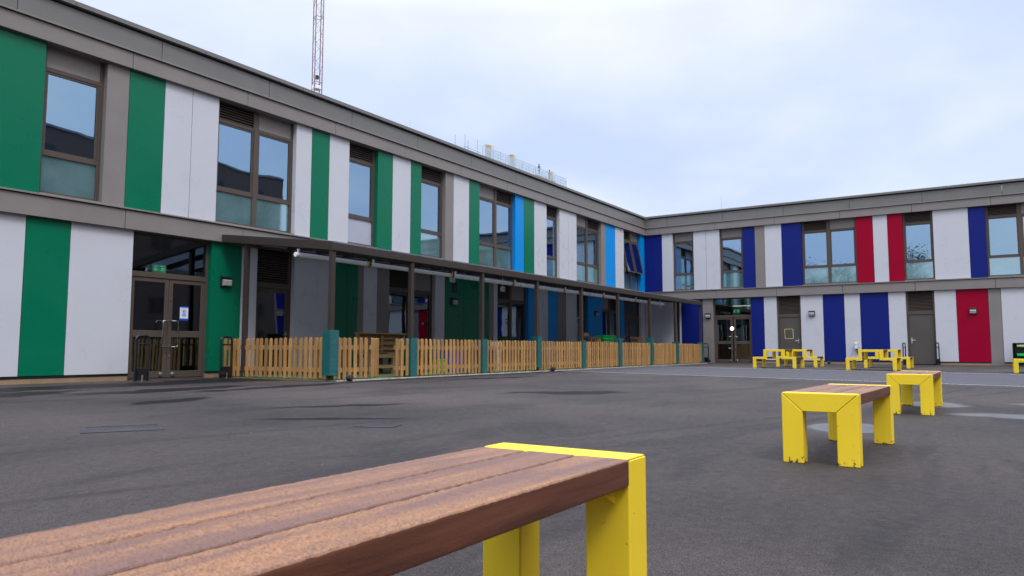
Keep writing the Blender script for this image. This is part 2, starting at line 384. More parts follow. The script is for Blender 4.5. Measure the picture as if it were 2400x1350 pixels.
def wood(name, dark, light, gax=2, knots=True, rough=0.7, grain=26, sheen=0.0):
    m = N(name); tone = m.attr()
    sc = [1, 1, 1]; sc[gax] = 0.06
    cc = m.n('ShaderNodeTexCoord'); ad = m.n('ShaderNodeVectorMath', operation='ADD'); m.l(cc.outputs['Object'], ad.inputs[0])
    cm = m.n('ShaderNodeCombineXYZ')
    t9 = m.math('MULTIPLY', tone, 37.0)
    for i in range(3): m.l(t9, cm.inputs[i])
    m.l(cm.outputs[0], ad.inputs[1])
    mpp = m.n('ShaderNodeMapping'); m.l(ad.outputs[0], mpp.inputs[0]); mpp.inputs['Scale'].default_value = sc
    a = m.noise(mpp.outputs[0], grain, 6, 0.65, 0.8); b = m.noise(mpp.outputs[0], grain * 3.5, 4, 0.7)
    c = m.mix(m.rng(a, .3, .7, 0, 1), dark, light)
    c = m.mix(m.rng(b, .45, .75, 0, .45), c, tuple(x * .6 for x in dark))
    c = m.mix(0.85, c, m.ramp(tone, [(0, (0.68, 0.70, 0.76)), (0.5, (1, 1, 1)), (1, (1.2, 1.15, 1.05))]), 'MULTIPLY')
    if knots:
        v = m.n('ShaderNodeTexVoronoi'); mp3 = m.n('ShaderNodeMapping'); m.l(ad.outputs[0], mp3.inputs[0]); s3 = [1, 1, 1]; s3[gax] = .5; mp3.inputs['Scale'].default_value = s3
        m.l(mp3.outputs[0], v.inputs[0]); v.inputs['Scale'].default_value = 9
        c = m.mix(m.rng(v.outputs['Distance'], 0.05, 0.13, 0.8, 0), c, tuple(x * .35 for x in dark))
    m.base(c); m.rough(rough); m.bump(m.math('ADD', a, b), 0.25, 0.004); return m.m
PINE = wood("treated_pine", (0.29, 0.145, 0.045), (0.52, 0.29, 0.10), 2)
PINEX = wood("treated_pine_rail", (0.28, 0.15, 0.055), (0.46, 0.27, 0.11), 0)
PINEK = wood("weathered_pine", (0.20, 0.12, 0.055), (0.36, 0.24, 0.12), 0)
BROWNW = wood("reddish_ply", (0.30, 0.14, 0.07), (0.45, 0.24, 0.13), 2, False)

def bench_wood():
    m = N("bench_hardwood"); tone = m.attr()
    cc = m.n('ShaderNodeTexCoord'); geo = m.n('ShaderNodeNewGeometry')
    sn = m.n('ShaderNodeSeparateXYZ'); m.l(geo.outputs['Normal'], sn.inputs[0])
    topm = m.rng(sn.outputs[2], 0.3, 0.8, 0, 1)  # upward faces take a paler colour with the sheen painted in
    cm = m.n('ShaderNodeCombineXYZ'); t9 = m.math('MULTIPLY', tone, 23.0)
    for i in range(3): m.l(t9, cm.inputs[i])
    ad = m.n('ShaderNodeVectorMath', operation='ADD'); m.l(cc.outputs['Object'], ad.inputs[0]); m.l(cm.outputs[0], ad.inputs[1])
    def mp_(s):
        x = m.n('ShaderNodeMapping'); m.l(ad.outputs[0], x.inputs[0]); x.inputs['Scale'].default_value = s; return x.outputs[0]
    fleck = m.noise(mp_((1.0, 0.5, 1)), 430, 2, 0.5, 0.6)      # short pores across the board
    streak = m.noise(mp_((0.10, 1.6, 1.6)), 26, 6, 0.6, 0.5)
    patch = m.noise(mp_((0.16, 1.8, 1)), 9.0, 5, 0.55, 0.5)
    patch = m.math('ADD', patch, m.math('MULTIPLY', m.math('SUBTRACT', tone, 0.47), -0.12))
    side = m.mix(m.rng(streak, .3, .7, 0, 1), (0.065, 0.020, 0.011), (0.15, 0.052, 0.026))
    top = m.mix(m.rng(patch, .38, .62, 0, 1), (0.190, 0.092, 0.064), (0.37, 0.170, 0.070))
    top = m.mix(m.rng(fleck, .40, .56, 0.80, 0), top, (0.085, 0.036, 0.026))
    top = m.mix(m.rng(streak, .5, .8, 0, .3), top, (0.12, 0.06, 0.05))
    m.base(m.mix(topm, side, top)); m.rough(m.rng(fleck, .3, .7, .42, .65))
    m.b.inputs['Specular IOR Level'].default_value = 0.4
    m.bump(m.math('ADD', m.math('MULTIPLY', fleck, 1.0), m.math('MULTIPLY', streak, 0.5)), 0.4, 0.002); return m.m
BWOOD = bench_wood()
def pad_mat():
    m = N("teal_vinyl"); co = m.coord((1, 1, 2.2)); a = m.noise(co, 6, 5, 0.6, 1.5); w = m.noise(m.coord((1, 1, 3.5)), 9, 3, 0.5, 2.5)
    m.base(m.mix(m.rng(a, .3, .7, 0, 1), (0.0, 0.085, 0.088), (0.002, 0.125, 0.122))); m.rough(0.38); m.bump(w, 0.9, 0.03); return m.m
PADM = pad_mat()
def poly_mat():
    m = N("canopy_sheet"); m.t.nodes.remove(m.b)
    tr = m.n('ShaderNodeBsdfTranslucent'); tr.inputs[0].default_value = (0.33, 0.35, 0.38, 1)
    gl = m.n('ShaderNodeBsdfGlossy'); gl.inputs['Roughness'].default_value = 0.15; gl.inputs[0].default_value = (0.5, 0.5, 0.5, 1)
    mx = m.n('ShaderNodeMixShader'); mx.inputs[0].default_value = 0.15; m.l(tr.outputs[0], mx.inputs[1]); m.l(gl.outputs[0], mx.inputs[2]); m.l(mx.outputs[0], m.out.inputs['Surface']); return m.m
POLY = poly_mat()
def net_mat():
    m = N("debris_netting"); tp = m.n('ShaderNodeBsdfTransparent'); mx = m.n('ShaderNodeMixShader'); m.base((0.45, 0.55, 0.66)); m.rough(0.9)
    mx.inputs[0].default_value = 0.30; m.l(tp.outputs[0], mx.inputs[1]); m.l(m.b.outputs[0], mx.inputs[2]); m.l(mx.outputs[0], m.out.inputs['Surface']); return m.m
NET = net_mat()
def lens_mat():
    m = N("lamp_lens"); m.base((0.50, 0.50, 0.51)); m.rough(0.15); w = m.n('ShaderNodeTexWave'); m.l(m.coord(), w.inputs[0]); w.inputs['Scale'].default_value = 14; w.inputs['Distortion'].default_value = 2
    m.base(m.mix(m.rng(w.outputs['Fac'], 0, 1, 0, 1), (0.26, 0.26, 0.27), (0.66, 0.66, 0.66))); m.bump(w.outputs['Fac'], 0.5, 0.01); return m.m
LENS = lens_mat()
def leaf_mat():
    m = N("foliage"); t = m.attr(); m.base(m.ramp(t, [(0, (0.02, 0.045, 0.012)), (1, (0.075, 0.12, 0.03))])); m.rough(0.7); return m.m
LEAF = leaf_mat()
BARK = painted("bark", (0.09, 0.07, 0.05), 0.9, 0.2)

# ------------------------------------------------------------------ ground
tag(MB().box(-260, 260, -260, 260, -0.4, 0).build('ground', ASPH), kind='structure')
tag(MB().prism([(-16.1, -4.05), (-19.75, -15.5), (-22.5, -24.5), (-14.4, -24.5), (-11.66, -15.45), (-9.1, -4.05)], 0.0005, 0.004, 2).build('path', LANE), kind='structure')
tag(MB().box(-24.85, -2.1, -3.86, -0.02, 0.0005, 0.02).build('turf', TURF), kind='structure')
def line(x0, y0, x1, y1, w, z=0.0045):
    a = Vector((x1 - x0, y1 - y0, 0)).normalized(); n = Vector((-a.y, a.x, 0)) * w / 2
    p = [(x0 - n.x, y0 - n.y), (x1 - n.x, y1 - n.y), (x1 + n.x, y1 + n.y), (x0 + n.x, y0 + n.y)]
    return MB().prism(p, z, z + 0.003, 2).build('ground_marking', LINEP)
tag(line(-9.1, -4.05, -14.4, -24.5, 0.07), kind='structure')
tag(line(-16.1, -4.05, -22.5, -24.5, 0.06), kind='structure')
tag(MB().box(-24.85, -2.1, -3.90, -3.865, 0.0005, 0.022).build('kerb_strip', LINEP), kind='structure')

gr = MB(); rg = random.Random(11)
for _ in range(260):
    x = rg.uniform(-34, -18); y = rg.uniform(-14.8, -4.6); r = rg.uniform(.002, .006); a = rg.uniform(0, 6.28)
    if abs(y + 14) < .3 and x < -33: continue
    q = [(x + r * math.cos(a + k * 1.57) * rg.uniform(.7, 1.4), y + r * math.sin(a + k * 1.57) * rg.uniform(.7, 1.4)) for k in range(4)]
    gr.hexa([(u, v, 0) for u, v in q] + [(x + (u - x) * .6, y + (v - y) * .6, r * .8) for u, v in q], rg.random())
tag(gr.build('loose_grit', wood("grit_stone", (0.03, 0.026, 0.022), (0.30, 0.25, 0.16), 2, False), bevel=0), kind='stuff')

# ------------------------------------------------------------------ the school: one L shaped building
school = thing('school_building', 'two storey school wings clad in green, grey, blue, navy and red panels', 'school', (0, 0, 0))
class Wing:
    def __init__(s, side): s.side = side
    def box(s, mb, u0, u1, d0, d1, z0, z1, tone=None):
        if s.side == 'L': mb.box(u0, u1, d0, d1, z0, z1, tone)
        else: mb.box(d0, d1, -u1, -u0, z0, z1, tone)
    def pt(s, u, d, z): return (u, d, z) if s.side == 'L' else (d, -u, z)
    def hexa(s, mb, u0, u1, dz):     # dz: list of 4 (d,z) profile points extruded along u
        pts = [s.pt(u0, d, z) for d, z in dz] + [s.pt(u1, d, z) for d, z in dz]
        mb._add(pts, [(0, 1, 2, 3), (7, 6, 5, 4), (0, 4, 5, 1), (1, 5, 6, 2), (2, 6, 7, 3), (3, 7, 4, 0)])
LW, RW = Wing('L'), Wing('R')
MATN = {'green': GREEN, 'grey': GREY, 'blue': BLUE, 'navy': NAVY, 'red': RED, 'brown': BROWN}
GAP = 0.006
Z0, ZM0, ZM1, ZU0, ZU1 = 0.1375, 3.10, 3.50, 3.545, 6.50
def panel(w, u0, u1, z0, z1, col):
    mb = MB(); dp = 0.24
    w.box(mb, u0 + GAP, u1 - GAP, 0, dp, z0 + 0.008, z1 + 0.01)
    if col == 'brown': o = mb.build('pillar', BROWN, school)
    else: o = mb.build('cladding_panel', MATN[col], school, bevel=0.002, segs=1); o['label'] = {'blue': 'bright blue', 'navy': 'navy blue'}.get(col, col) + ' cladding panel'
    return o
def slats(w, u0, u1, z0, z1, d0=0.10, n=None, mat=None, parent=None):
    n = n or max(3, int((z1 - z0) / 0.055)); mb = MB(); h = (z1 - z0) / n
    for i in range(n):
        zb = z0 + i * h
        w.hexa(mb, u0, u1, [(d0 + 0.05, zb + h * 0.55), (d0, zb + h * 0.05), (d0, zb + h * 0.22), (d0 + 0.05, zb + h * 0.72)])
    w.box(mb, u0, u0 + 0.02, d0 - 0.004, d0 + 0.055, z0, z1); w.box(mb, u1 - 0.02, u1, d0 - 0.004, d0 + 0.055, z0, z1)
    o = mb.build('louvre', mat or FRAME, parent)
    b = MB(); w.box(b, u0, u1, d0 + 0.07, d0 + 0.09, z0, z1); b.build('louvre_backing', DARK, parent)
    return o
def bars(w, mb, u0, u1, z0, z1, t, d0, d1):      # a rectangular frame, members butted
    w.box(mb, u0, u0 + t, d0, d1, z0, z1); w.box(mb, u1 - t, u1, d0, d1, z0, z1)
    w.box(mb, u0 + t, u1 - t, d0, d1, z0, z0 + t); w.box(mb, u0 + t, u1 - t, d0, d1, z1 - t, z1)
def window(w, u0, u1, tops, opened=False, z0=ZU0, z1=ZU1, zl=4.33, zt=5.97, lower=True, glassm=None, curtain=False, blind=0, pale=False):
    glassm = glassm or GLASS
    D0, D1 = 0.13, 0.20; n = len(tops); mull = 0.13; ft = 0.07
    fr = MB()
    w.box(fr, u0, u0 + ft, D0, D1, z0, z1); w.box(fr, u1 - ft, u1, D0, D1, z0, z1)
    cw = (u1 - u0 - 2 * ft - (n - 1) * mull) / n
    cells = []
    for i in range(n):
        a = u0 + ft + i * (cw + mull); cells.append((a, a + cw))
        if i: w.box(fr, a - mull, a, D0 - 0.01, D1, z0, z1)
    for a, b in cells:
        w.box(fr, a, b, D0, D1, z0, z0 + 0.09)
        w.box(fr, a, b, D0, D1, zt, zt + 0.08)
        w.box(fr, a, b, D0, D1, z1 - 0.03, z1)
        if lower: w.box(fr, a, b, D0, D1, zl, zl + 0.07)
    win = fr.build('window', FRAME, school)
    for (a, b), top in zip(cells, tops):
        if top == 'louvre': slats(w, a, b, zt + 0.08, z1 - 0.03, 0.12, parent=win)
        else:
            ip = MB(); w.box(ip, a, b, 0.145, 0.17, zt + 0.08, z1 - 0.03); ip.build('infill_panel', BROWN, win)
        zs = zl + 0.07 if lower else z0 + 0.09
        # sash
        if opened:
            sh = MB(); k = math.tan(R(11)); st = 0.055
            def q(z, off): return D0 - 0.02 + off - (zt - z) * k
            def sb(ua, ub, za, zb): w.hexa(sh, ua, ub, [(q(za, 0), za), (q(za, .05), za), (q(zb, .05), zb), (q(zb, 0), zb)])
            sb(a, a + st, zs, zt); sb(b - st, b, zs, zt); sb(a + st, b - st, zs, zs + st); sb(a + st, b - st, zt - st, zt)
            sh.build('sash', FRAME, win)
            pn = MB(); w.hexa(pn, a + st, b - st, [(q(zs + st, .02), zs + st), (q(zs + st, .03), zs + st), (q(zt - st, .03), zt - st), (q(zt - st, .02), zt - st)]); pn.build('pane', glassm, win)
        else:
            sh = MB(); bars(w, sh, a, b, zs, zt, 0.045, D0 + 0.012, D1 - 0.005); sh.build('sash', FRAME, win)
            pn = MB(); w.box(pn, a + .045, b - .045, 0.165, 0.175, zs + .045, zt - .045); pn.build('pane', glassm, win)
        if blind:
            bl = MB(); w.box(bl, a + .02, b - .02, 0.215, 0.22, zt - (zt - zs) * blind, zt); bl.build('blind', PALECLOTH, win)
        if lower:
            lp = MB(); w.box(lp, a, b, 0.165, 0.175, z0 + 0.09, zl); lp.build('lower_pane', PALEG if pale else TEALG, win)
        if curtain:  # added pale strip standing in for light on the window reveal
            cu = MB(); nn = 9; cw2 = 0.20 * (b - a) / 0.85
            for i in range(nn):
                uu = b - cw2 + cw2 * i / nn; w.box(cu, uu, uu + cw2 / nn, 0.30 + 0.02 * (i % 2), 0.33 + 0.02 * (i % 2), zs - .2, zt + .05)
            cu.build('curtain', PALECLOTH, win)
    sl = MB(); w.box(sl, u0, u1, -0.02, D0, z0 + 0.001, z0 + 0.03); sl.build('sill', BROWN, win)
    return win
def run(w, z0, z1, u, items):
    for it in items:
        u1, k = it[0], it[1]
        if k in MATN: panel(w, u, u1, z0, z1, k)
        elif callable(k): k(w, u, u1)
        u = u1
def win(*tops, **kw): return lambda w, a, b: window(w, a, b, tops, **kw)
S, Lv = 'solid', 'louvre'
# upper floor, left wing (positions in metres along the wall from the inner corner)
run(LW, ZU0, ZU1, -38.0, [(-36.6, 'grey'), (-34.3, win(S, Lv)), (-33.7, 'brown'), (-32.9, 'grey'), (-31.6, win(Lv)), (-30.6, 'grey'), (-28.73, 'green'), (-27.575, win(S)), (-27.11, 'brown'), (-26.32, 'green'), (-25.66, 'grey'), (-24.98, 'grey'),
    (-22.70, win(Lv, S)), (-22.18, 'grey'), (-21.56, 'green'), (-20.82, 'grey'), (-19.68, win(Lv, pale=True)), (-19.04, 'green'), (-18.22, 'grey'), (-17.71, 'green'),
    (-16.50, win(Lv)), (-16.06, 'brown'), (-15.19, 'grey'), (-14.57, 'green'), (-12.27, win(S, Lv, curtain=True)), (-11.66, 'blue'), (-10.90, 'green'), (-9.94, 'grey'),
    (-8.89, win(Lv, curtain=True)), (-8.13, 'grey'), (-7.39, 'grey'), (-5.02, win(S, Lv, curtain=True)), (-4.56, 'brown'), (-3.50, 'blue'), (-2.53, 'grey'), (-0.52, win(Lv, S, opened=True, curtain=True)), (0, 'blue')])
# upper floor, right wing (distance from the corner)
run(RW, ZU0, ZU1, 0.0, [(0.95, 'navy'), (1.52, 'grey'), (2.59, win(S)), (3.23, 'grey'), (3.90, 'grey'), (5.01, win(S, blind=.22)), (5.59, 'navy'), (6.04, 'brown'), (6.81, 'grey'), (7.69, 'navy'),
    (9.98, win(Lv, S)), (10.66, 'red'), (11.23, 'grey'), (11.81, 'red'), (12.94, win(Lv)), (14.21, 'grey'), (14.80, 'navy'), (17.1, win(Lv, S, blind=1.0)), (17.8, 'grey'), (18.5, 'red'), (19.2, 'grey'), (20.3, win(Lv)), (20.8, 'brown'), (21.6, 'navy'), (22.4, 'grey'), (24.7, win(S, Lv)), (25.5, 'red'), (26.4, 'grey'), (28, 'navy')])

# ---- ground floor units
def leaf_door(w, parent, a, b, z0, z1, zmid=0.97, side=1, handle=True):
    st = 0.09; fr = MB()
    w.box(fr, a, a + st, 0.14, 0.19, z0, z1); w.box(fr, b - st, b, 0.14, 0.19, z0, z1)
    w.box(fr, a + st, b - st, 0.14, 0.19, z0, z0 + 0.14); w.box(fr, a + st, b - st, 0.14, 0.19, z1 - 0.09, z1); w.box(fr, a + st, b - st, 0.14, 0.19, zmid - 0.07, zmid + 0.07)
    dr = fr.build('door', FRAME, parent, bevel=0.003, segs=1)
    p1 = MB(); w.box(p1, a + st, b - st, 0.162, 0.170, z0 + 0.14, zmid - 0.07); p1.build('pane', GLASSD, dr)
    p2 = MB(); w.box(p2, a + st, b - st, 0.162, 0.170, zmid + 0.07, z1 - 0.09); p2.build('pane', GLASSD, dr)
    ue = (b - 0.045) if side > 0 else (a + 0.045); sg = -1 if side > 0 else 1
    if handle:
        h = MB(); us = ue + sg * 0.0; uo = ue + sg * 0.13; r = 0.014
        h.tube([w.pt(us, 0.14, 1.25), w.pt(us, 0.05, 1.25), w.pt(us + sg * .02, 0.04, 1.25), w.pt(uo - sg * .04, 0.04, 1.25), w.pt(uo - sg * .01, 0.04, 1.24), w.pt(uo, 0.04, 1.21), w.pt(uo, 0.04, 0.73), w.pt(uo - sg * .01, 0.04, 0.70), w.pt(uo - sg * .04, 0.04, 0.69), w.pt(us + sg * .02, 0.04, 0.69), w.pt(us, 0.05, 0.69), w.pt(us, 0.14, 0.69)], r, 8)
        h.build('handle', STEEL, dr, smooth=True)
        k = MB(); k.lathe([(0.03, -0.0), (0.045, -0.03), (0.03, -0.06), (0.008, -0.065)], w.pt(ue + sg * .09, 0.14, z0 + 0.07), 12, 'y' if w.side == 'L' else 'x'); k.build('door_stop', STEEL, dr, smooth=True)
        lk = MB(); w.box(lk, ue - .014, ue + .014, 0.132, 0.1395, 1.66, 1.72); w.box(lk, ue - .014, ue + .014, 0.132, 0.1395, 0.47, 0.53); lk.build('lock', STEEL, dr)
    return dr
def glazed_entrance(w, a, b, zt=2.17):
    fr = MB(); ft = 0.05
    w.box(fr, a, a + ft, 0.12, 0.21, 0.015, ZM0); w.box(fr, b - ft, b, 0.12, 0.21, 0.015, ZM0)
    w.box(fr, a + ft, b - ft, 0.12, 0.21, zt, zt + 0.11); w.box(fr, a + ft, b - ft, 0.12, 0.21, ZM0 - 0.05, ZM0 + 0.02)
    w.box(fr, a + ft, b - ft, 0.05, 0.24, 0.002, 0.018)
    ent = fr.build('entrance_frame', FRAME, school)
    p = MB(); w.box(p, a + ft, b - ft, 0.160, 0.168, zt + 0.11, ZM0 - 0.05); p.build('pane', GLASSD, ent)
    return ent, ft
def double_entrance(w, a, b):
    ent, ft = glazed_entrance(w, a, b); m = (a + b) / 2
    if w.side == 'L': leaf_door(w, ent, a + ft, m - 0.004, 0.03, 2.165, side=1); leaf_door(w, ent, m + 0.004, b - ft, 0.03, 2.165, side=-1)
    else: leaf_door(w, ent, a + ft, m - 0.03, 0.03, 2.165, side=1); leaf_door(w, ent, m + 0.03, b - ft, 0.03, 2.165, side=-1)
def louvre_glass_door(w, a, b):
    fr = MB(); ft = 0.07
    w.box(fr, a, a + ft, 0.12, 0.21, 0.015, ZM0); w.box(fr, b - ft, b, 0.12, 0.21, 0.015, ZM0); w.box(fr, a + ft, b - ft, 0.12, 0.21, 2.14, 2.27)
    ent = fr.build('entrance_frame', FRAME, school)
    slats(w, a + ft, b - ft, 2.27, ZM0 - 0.02, 0.12, parent=ent)
    leaf_door(w, ent, a + ft, b - ft, 0.03, 2.135, zmid=0.75, side=1, handle=False)
    h = MB(); h.tube([w.pt(b - .12, .14, 1.0), w.pt(b - .12, .09, 1.0), w.pt(b - .23, .09, 1.0)], 0.011); w.box(h, b - .135, b - .105, .133, .1395, .88, 1.09); h.build('handle', STEEL, ent)
def plant_door(w, a, b, tape=False, hl=False):
    fr = MB(); ft = 0.06
    w.box(fr, a, a + ft, 0.10, 0.20, 0.01, ZM0); w.box(fr, b - ft, b, 0.10, 0.20, 0.01, ZM0); w.box(fr, a + ft, b - ft, 0.10, 0.20, 2.12, 2.26)
    ent = fr.build('door_surround', FRAME, school)
    slats(w, a + ft, b - ft, 2.26, ZM0 - 0.02, 0.10, parent=ent)
    dm = MB(); w.box(dm, a + ft + .006, b - ft - .006, 0.125, 0.17, 0.03, 2.112); dr = dm.build('door', DOORM, ent, bevel=0.004, segs=1)
    uh = (b - ft - .09) if not hl else (a + ft + .09); sg = -1 if not hl else 1
    h = MB(); h.tube([w.pt(uh, .125, 1.03), w.pt(uh, .07, 1.03), w.pt(uh + sg * .14, .065, 1.03)], 0.013); w.box(h, uh - .022, uh + .022, .115, .1245, .90, 1.15); h.build('handle', STEEL, dr)
    if tape:
        t = MB(); c = (a + b) / 2
        for (x0, x1, y0, y1) in ((-.17, .19, 1.56, 1.585), (-.18, .19, 1.13, 1.15), (-.19, -.165, 1.15, 1.33), (-.20, -.175, 1.34, 1.57), (.175, .20, 1.14, 1.40), (.165, .19, 1.38, 1.58)):
            w.box(t, c - .04 + x0, c - .04 + x1, .1215, .1245, y0, y1)
        t.build('tape_outline', TAPE, dr)
def gwin(*tops): return lambda w, a, b: window(w, a, b, tops, z0=0.12, z1=ZM0, zl=0.85, zt=2.40, glassm=GLASSD)
def gwin_nolow(*tops): return lambda w, a, b: window(w, a, b, tops, z0=0.12, z1=ZM0, zl=0.85, zt=2.40, lower=False, glassm=GLASSD)
run(LW, Z0, ZM0, -38.0, [(-36.5, 'grey'), (-35.2, 'green'), (-34.4, 'grey'), (-33.9, 'brown'), (-32.9, 'green'), (-31.5, 'grey'), (-30.4, 'grey'), (-28.92, 'grey'), (-28.13, 'green'), (-26.88, 'grey'), (-25.05, double_entrance), (-24.24, 'green'), (-23.79, 'grey'),
    (-22.66, louvre_glass_door), (-21.45, 'grey'), (-20.80, 'green'), (-20.41, 'green'), (-20.18, 'brown'), (-19.63, 'grey'), (-19.12, 'brown'), (-16.98, gwin_nolow(Lv, S)), (-16.49, 'grey'), (-15.50, 'green'), (-13.98, 'green'),
    (-13.69, 'brown'), (-13.44, 'grey'), (-11.36, gwin_nolow(Lv, S)), (-10.7, 'blue'), (-9.85, 'grey'), (-9.10, 'blue'), (-8.36, 'brown'), (-7.42, 'grey'), (-6.39, louvre_glass_door), (-4.95, 'blue'), (-3.0, gwin_nolow(S, Lv)), (-2.59, 'blue'), (-0.53, double_entrance), (0, 'grey')])
run(RW, Z0, ZM0, 0.0, [(0.9, 'grey'), (1.91, 'grey'), (3.0, 'navy'), (3.52, 'brown'), (5.34, double_entrance), (5.93, 'navy'), (6.51, 'grey'), (7.56, lambda w, a, b: plant_door(w, a, b, tape=True)), (8.52, 'grey'), (9.40, 'navy'), (10.04, 'grey'), (11.15, 'navy'), (11.82, 'grey'),
    (12.87, lambda w, a, b: plant_door(w, a, b, hl=True)), (13.65, 'grey'), (14.76, 'red'), (15.19, 'brown'), (17.2, 'grey'), (18.3, 'navy'), (19.0, 'grey'), (21.0, gwin(Lv, S)), (21.8, 'red'), (22.6, 'grey'), (23.7, 'navy'), (24.4, 'brown'), (26.2, 'grey'), (28, 'navy')])

# ---- bands, ledges, parapet, plinth; members butted with real joints
def strip(w, name, mat, u0, u1, joints, d0, d1, z0, z1, gap=0.012, bevel=0.003):
    mb = MB(); cur = u0
    for j in sorted(j for j in joints if u0 < j < u1) + [u1]:
        w.box(mb, cur + (gap / 2 if cur != u0 else 0), j - (gap / 2 if j != u1 else 0), d0, d1, z0, z1); cur = j
    return mb.build(name, mat, school, bevel=bevel, segs=1)
def jn(o): return [o + 2.83 * k for k in range(-14, 14)]
for w, u0, u1, jp, ju, jm in ((LW, -38.0, None, jn(-26.46), jn(-27.11), jn(-27.13)), (RW, None, 28.0, jn(4.10), jn(3.70), jn(3.71))):
    def ext(dd): return (-38.0, dd) if w is LW else (-dd, 28.0)     # butt the two wings at the inner corner: both stop where the proud faces meet
    for name, mat, jo, d0, d1, z0, z1 in (
        ('upper_band', BROWN, ju, -0.10, 0.20, 6.466, 6.80), ('upper_band_ledge', BROWN, [], -0.145, 0.20, 6.812, 6.845), ('parapet', OLIVE, jp, -0.05, 0.20, 6.857, 7.29),
        ('coping', OLIVE, [x + 1 for x in jp], -0.13, 0.32, 7.335, 7.43), ('mid_band', BROWN, jm, -0.10, 0.20, 3.10, 3.485), ('mid_band_ledge', BROWN, [], -0.14, 0.12, 3.50, 3.532)):
        # the left wing runs into the corner, the right wing butts against its proud face
        a, b = (-38.0, 0.0 + (0.30 if name == 'coping' else 0.0)) if w is LW else (-d0 + 0.0, 28.0)
        if name in ('mid_band', 'mid_band_ledge', 'upper_band', 'upper_band_ledge', 'parapet', 'coping') and w is LW: b = d0
        if w is RW: a = 0.0 if False else -d0 * 0 + 0.0
        if w is LW: strip(w, name, mat, -38.0, d0 - 0.001 if True else 0, jo, d0, d1, z0, z1)
        else: strip(w, name, mat, -0.20, 28.0, jo, d0, d1, z0, z1)
    core = MB(); w.box(core, -38.0 if w is LW else 0.2, -0.001 if w is LW else 28.0, 0.0, 0.19, 7.29, 7.335); w.box(core, -38.0 if w is LW else 0.2, -0.001 if w is LW else 28.0, -0.02, 0.19, 6.80, 6.857)
    core.build('shadow_gap', DARK, school)
    # black drip strip and brick plinth under panels only
    segs = [(-38, -26.88), (-25.05, -23.79), (-22.66, -0.0)] if w is LW else [(0.2, 3.0), (5.34, 6.51), (7.56, 11.82), (12.87, 14.76), (15.19, 28)]
    dp, pl = MB(), MB()
    for a, b in segs:
        w.box(dp, a, b, 0.012, 0.20, 0.098, 0.137); w.box(pl, a, b, 0.02, 0.22, -0.05, 0.098)
    dp.build('drip_strip', BLACK, school); pl.build('plinth', BRICK, school)
    bs = MB()
    for a, b in ([(-20.41, -20.18), (-19.63, -19.12), (-13.98, -13.69), (-9.10, -8.36)] if w is LW else [(3.0, 3.52), (14.76, 15.19)]): w.box(bs, a, b, 0.0, 0.2, 0.0, 0.143)
    bs.build('pillar_base', BROWN, school)
vg = MB(); vg.box(-16.12, -15.85, -.012, -.001, 2.50, 2.86)
for i in range(5): vg.box(-16.10, -15.87, -.022, -.013, 2.52 + i * .07, 2.55 + i * .07)
vg.build('vent_grille', BLACK, school)
# interior shell: slabs, back wall, partitions, roof
sh = MB()
sh.box(-38, 0, 0.24, 8, -0.02, 0.015); sh.box(0.24, 8, -28, 8, -0.02, 0.015)
sh.box(-38, 0, 0.24, 8, 3.14, 3.48); sh.box(0.24, 8, -28, 8, 3.14, 3.48)
sh.box(-38, 0, 0.24, 8, 6.52, 6.79); sh.box(0.24, 8, -28, 8, 6.52, 6.79)
sh.box(-38, -0.0, 5.0, 5.15, 0.015, 3.14); sh.box(5.0, 5.15, -28, 0, 0.015, 3.14); sh.box(-38, 0, 5.0, 5.15, 3.48, 6.52); sh.box(5.0, 5.15, -28, 0, 3.48, 6.52)
for u in (-34, -30.2, -27.3, -24.5, -21.2, -15.8, -10.4, -7.8, -3.8):
    sh.box(u, u + .12, 0.3, 5.0, 0.015, 3.14); sh.box(u, u + .12, 0.3, 5.0, 3.48, 6.52)
for u in (3.25, 5.6, 10.9, 15, 18, 22.5):
    sh.box(0.3, 5.0, -u - .12, -u, 0.015, 3.14); sh.box(0.3, 5.0, -u - .12, -u, 3.48, 6.52)
sh.build('interior', INTER, school)
rf = MB(); rf.box(-38, 0, 0.2, 8.2, 6.9, 7.05); rf.box(0.2, 8.2, -28, 8.2, 6.9, 7.06); rf.build('roof', OLIVE, school)
ew = MB(); ew.box(-38.2, -38, 0, 8.2, 0, 7.43); ew.box(0, 8.2, -28.2, -28, 0, 7.43); ew.box(-38, 8.4, 8.2, 8.4, 0, 7.43); ew.box(8.2, 8.4, -28, 8.2, 0, 7.43); ew.build('end_wall', BROWN, school)
# lit ceiling tubes in the entrance of the right wing
for (x, ya, yb) in ((1.6, -4.0, -5.6), (3.4, -5.3, -6.6)):
    t = MB(); t.box(x, x + .08, yb, ya, 2.78, 2.82); t.build('ceiling_light', TUBE, school)

# ------------------------------------------------------------------ wall lamps
def wall_lamp(side, u, z, label):
    w = LW if side == 'L' else RW; g = 'bulkhead lamps on the cladding'
    o = thing('wall_lamp', label, 'lamp', w.pt(u, 0, z), 0, g)
    b = MB(); w.box(b, u - .135, u + .135, -.045, -.001, z - .12, z + .13); b.build('base_plate', BLACK, o, bevel=.012)
    l = MB()
    pr = [(-.046, z - .10), (-.105, z - .085), (-.125, z + .03), (-.10, z + .055), (-.046, z + .06)]
    vs = [w.pt(u - .11, dd, zz) for dd, zz in pr] + [w.pt(u + .11, dd, zz) for dd, zz in pr]; n = 5
    l._add(vs, [tuple(range(n)), tuple(range(2 * n - 1, n - 1, -1))] + [(i, n + i, n + (i + 1) % n, (i + 1) % n) for i in range(n)]); l.build('lens', LENS, o, bevel=.01)
    v = MB(); w.box(v, u - .125, u + .125, -.12, -.046, z + .066, z + .115); v.build('visor', BLACK, o, bevel=.012)
    return o
wall_lamp('L', -24.68, 2.19, 'bulkhead lamp on the green panel right of the left entrance doors')
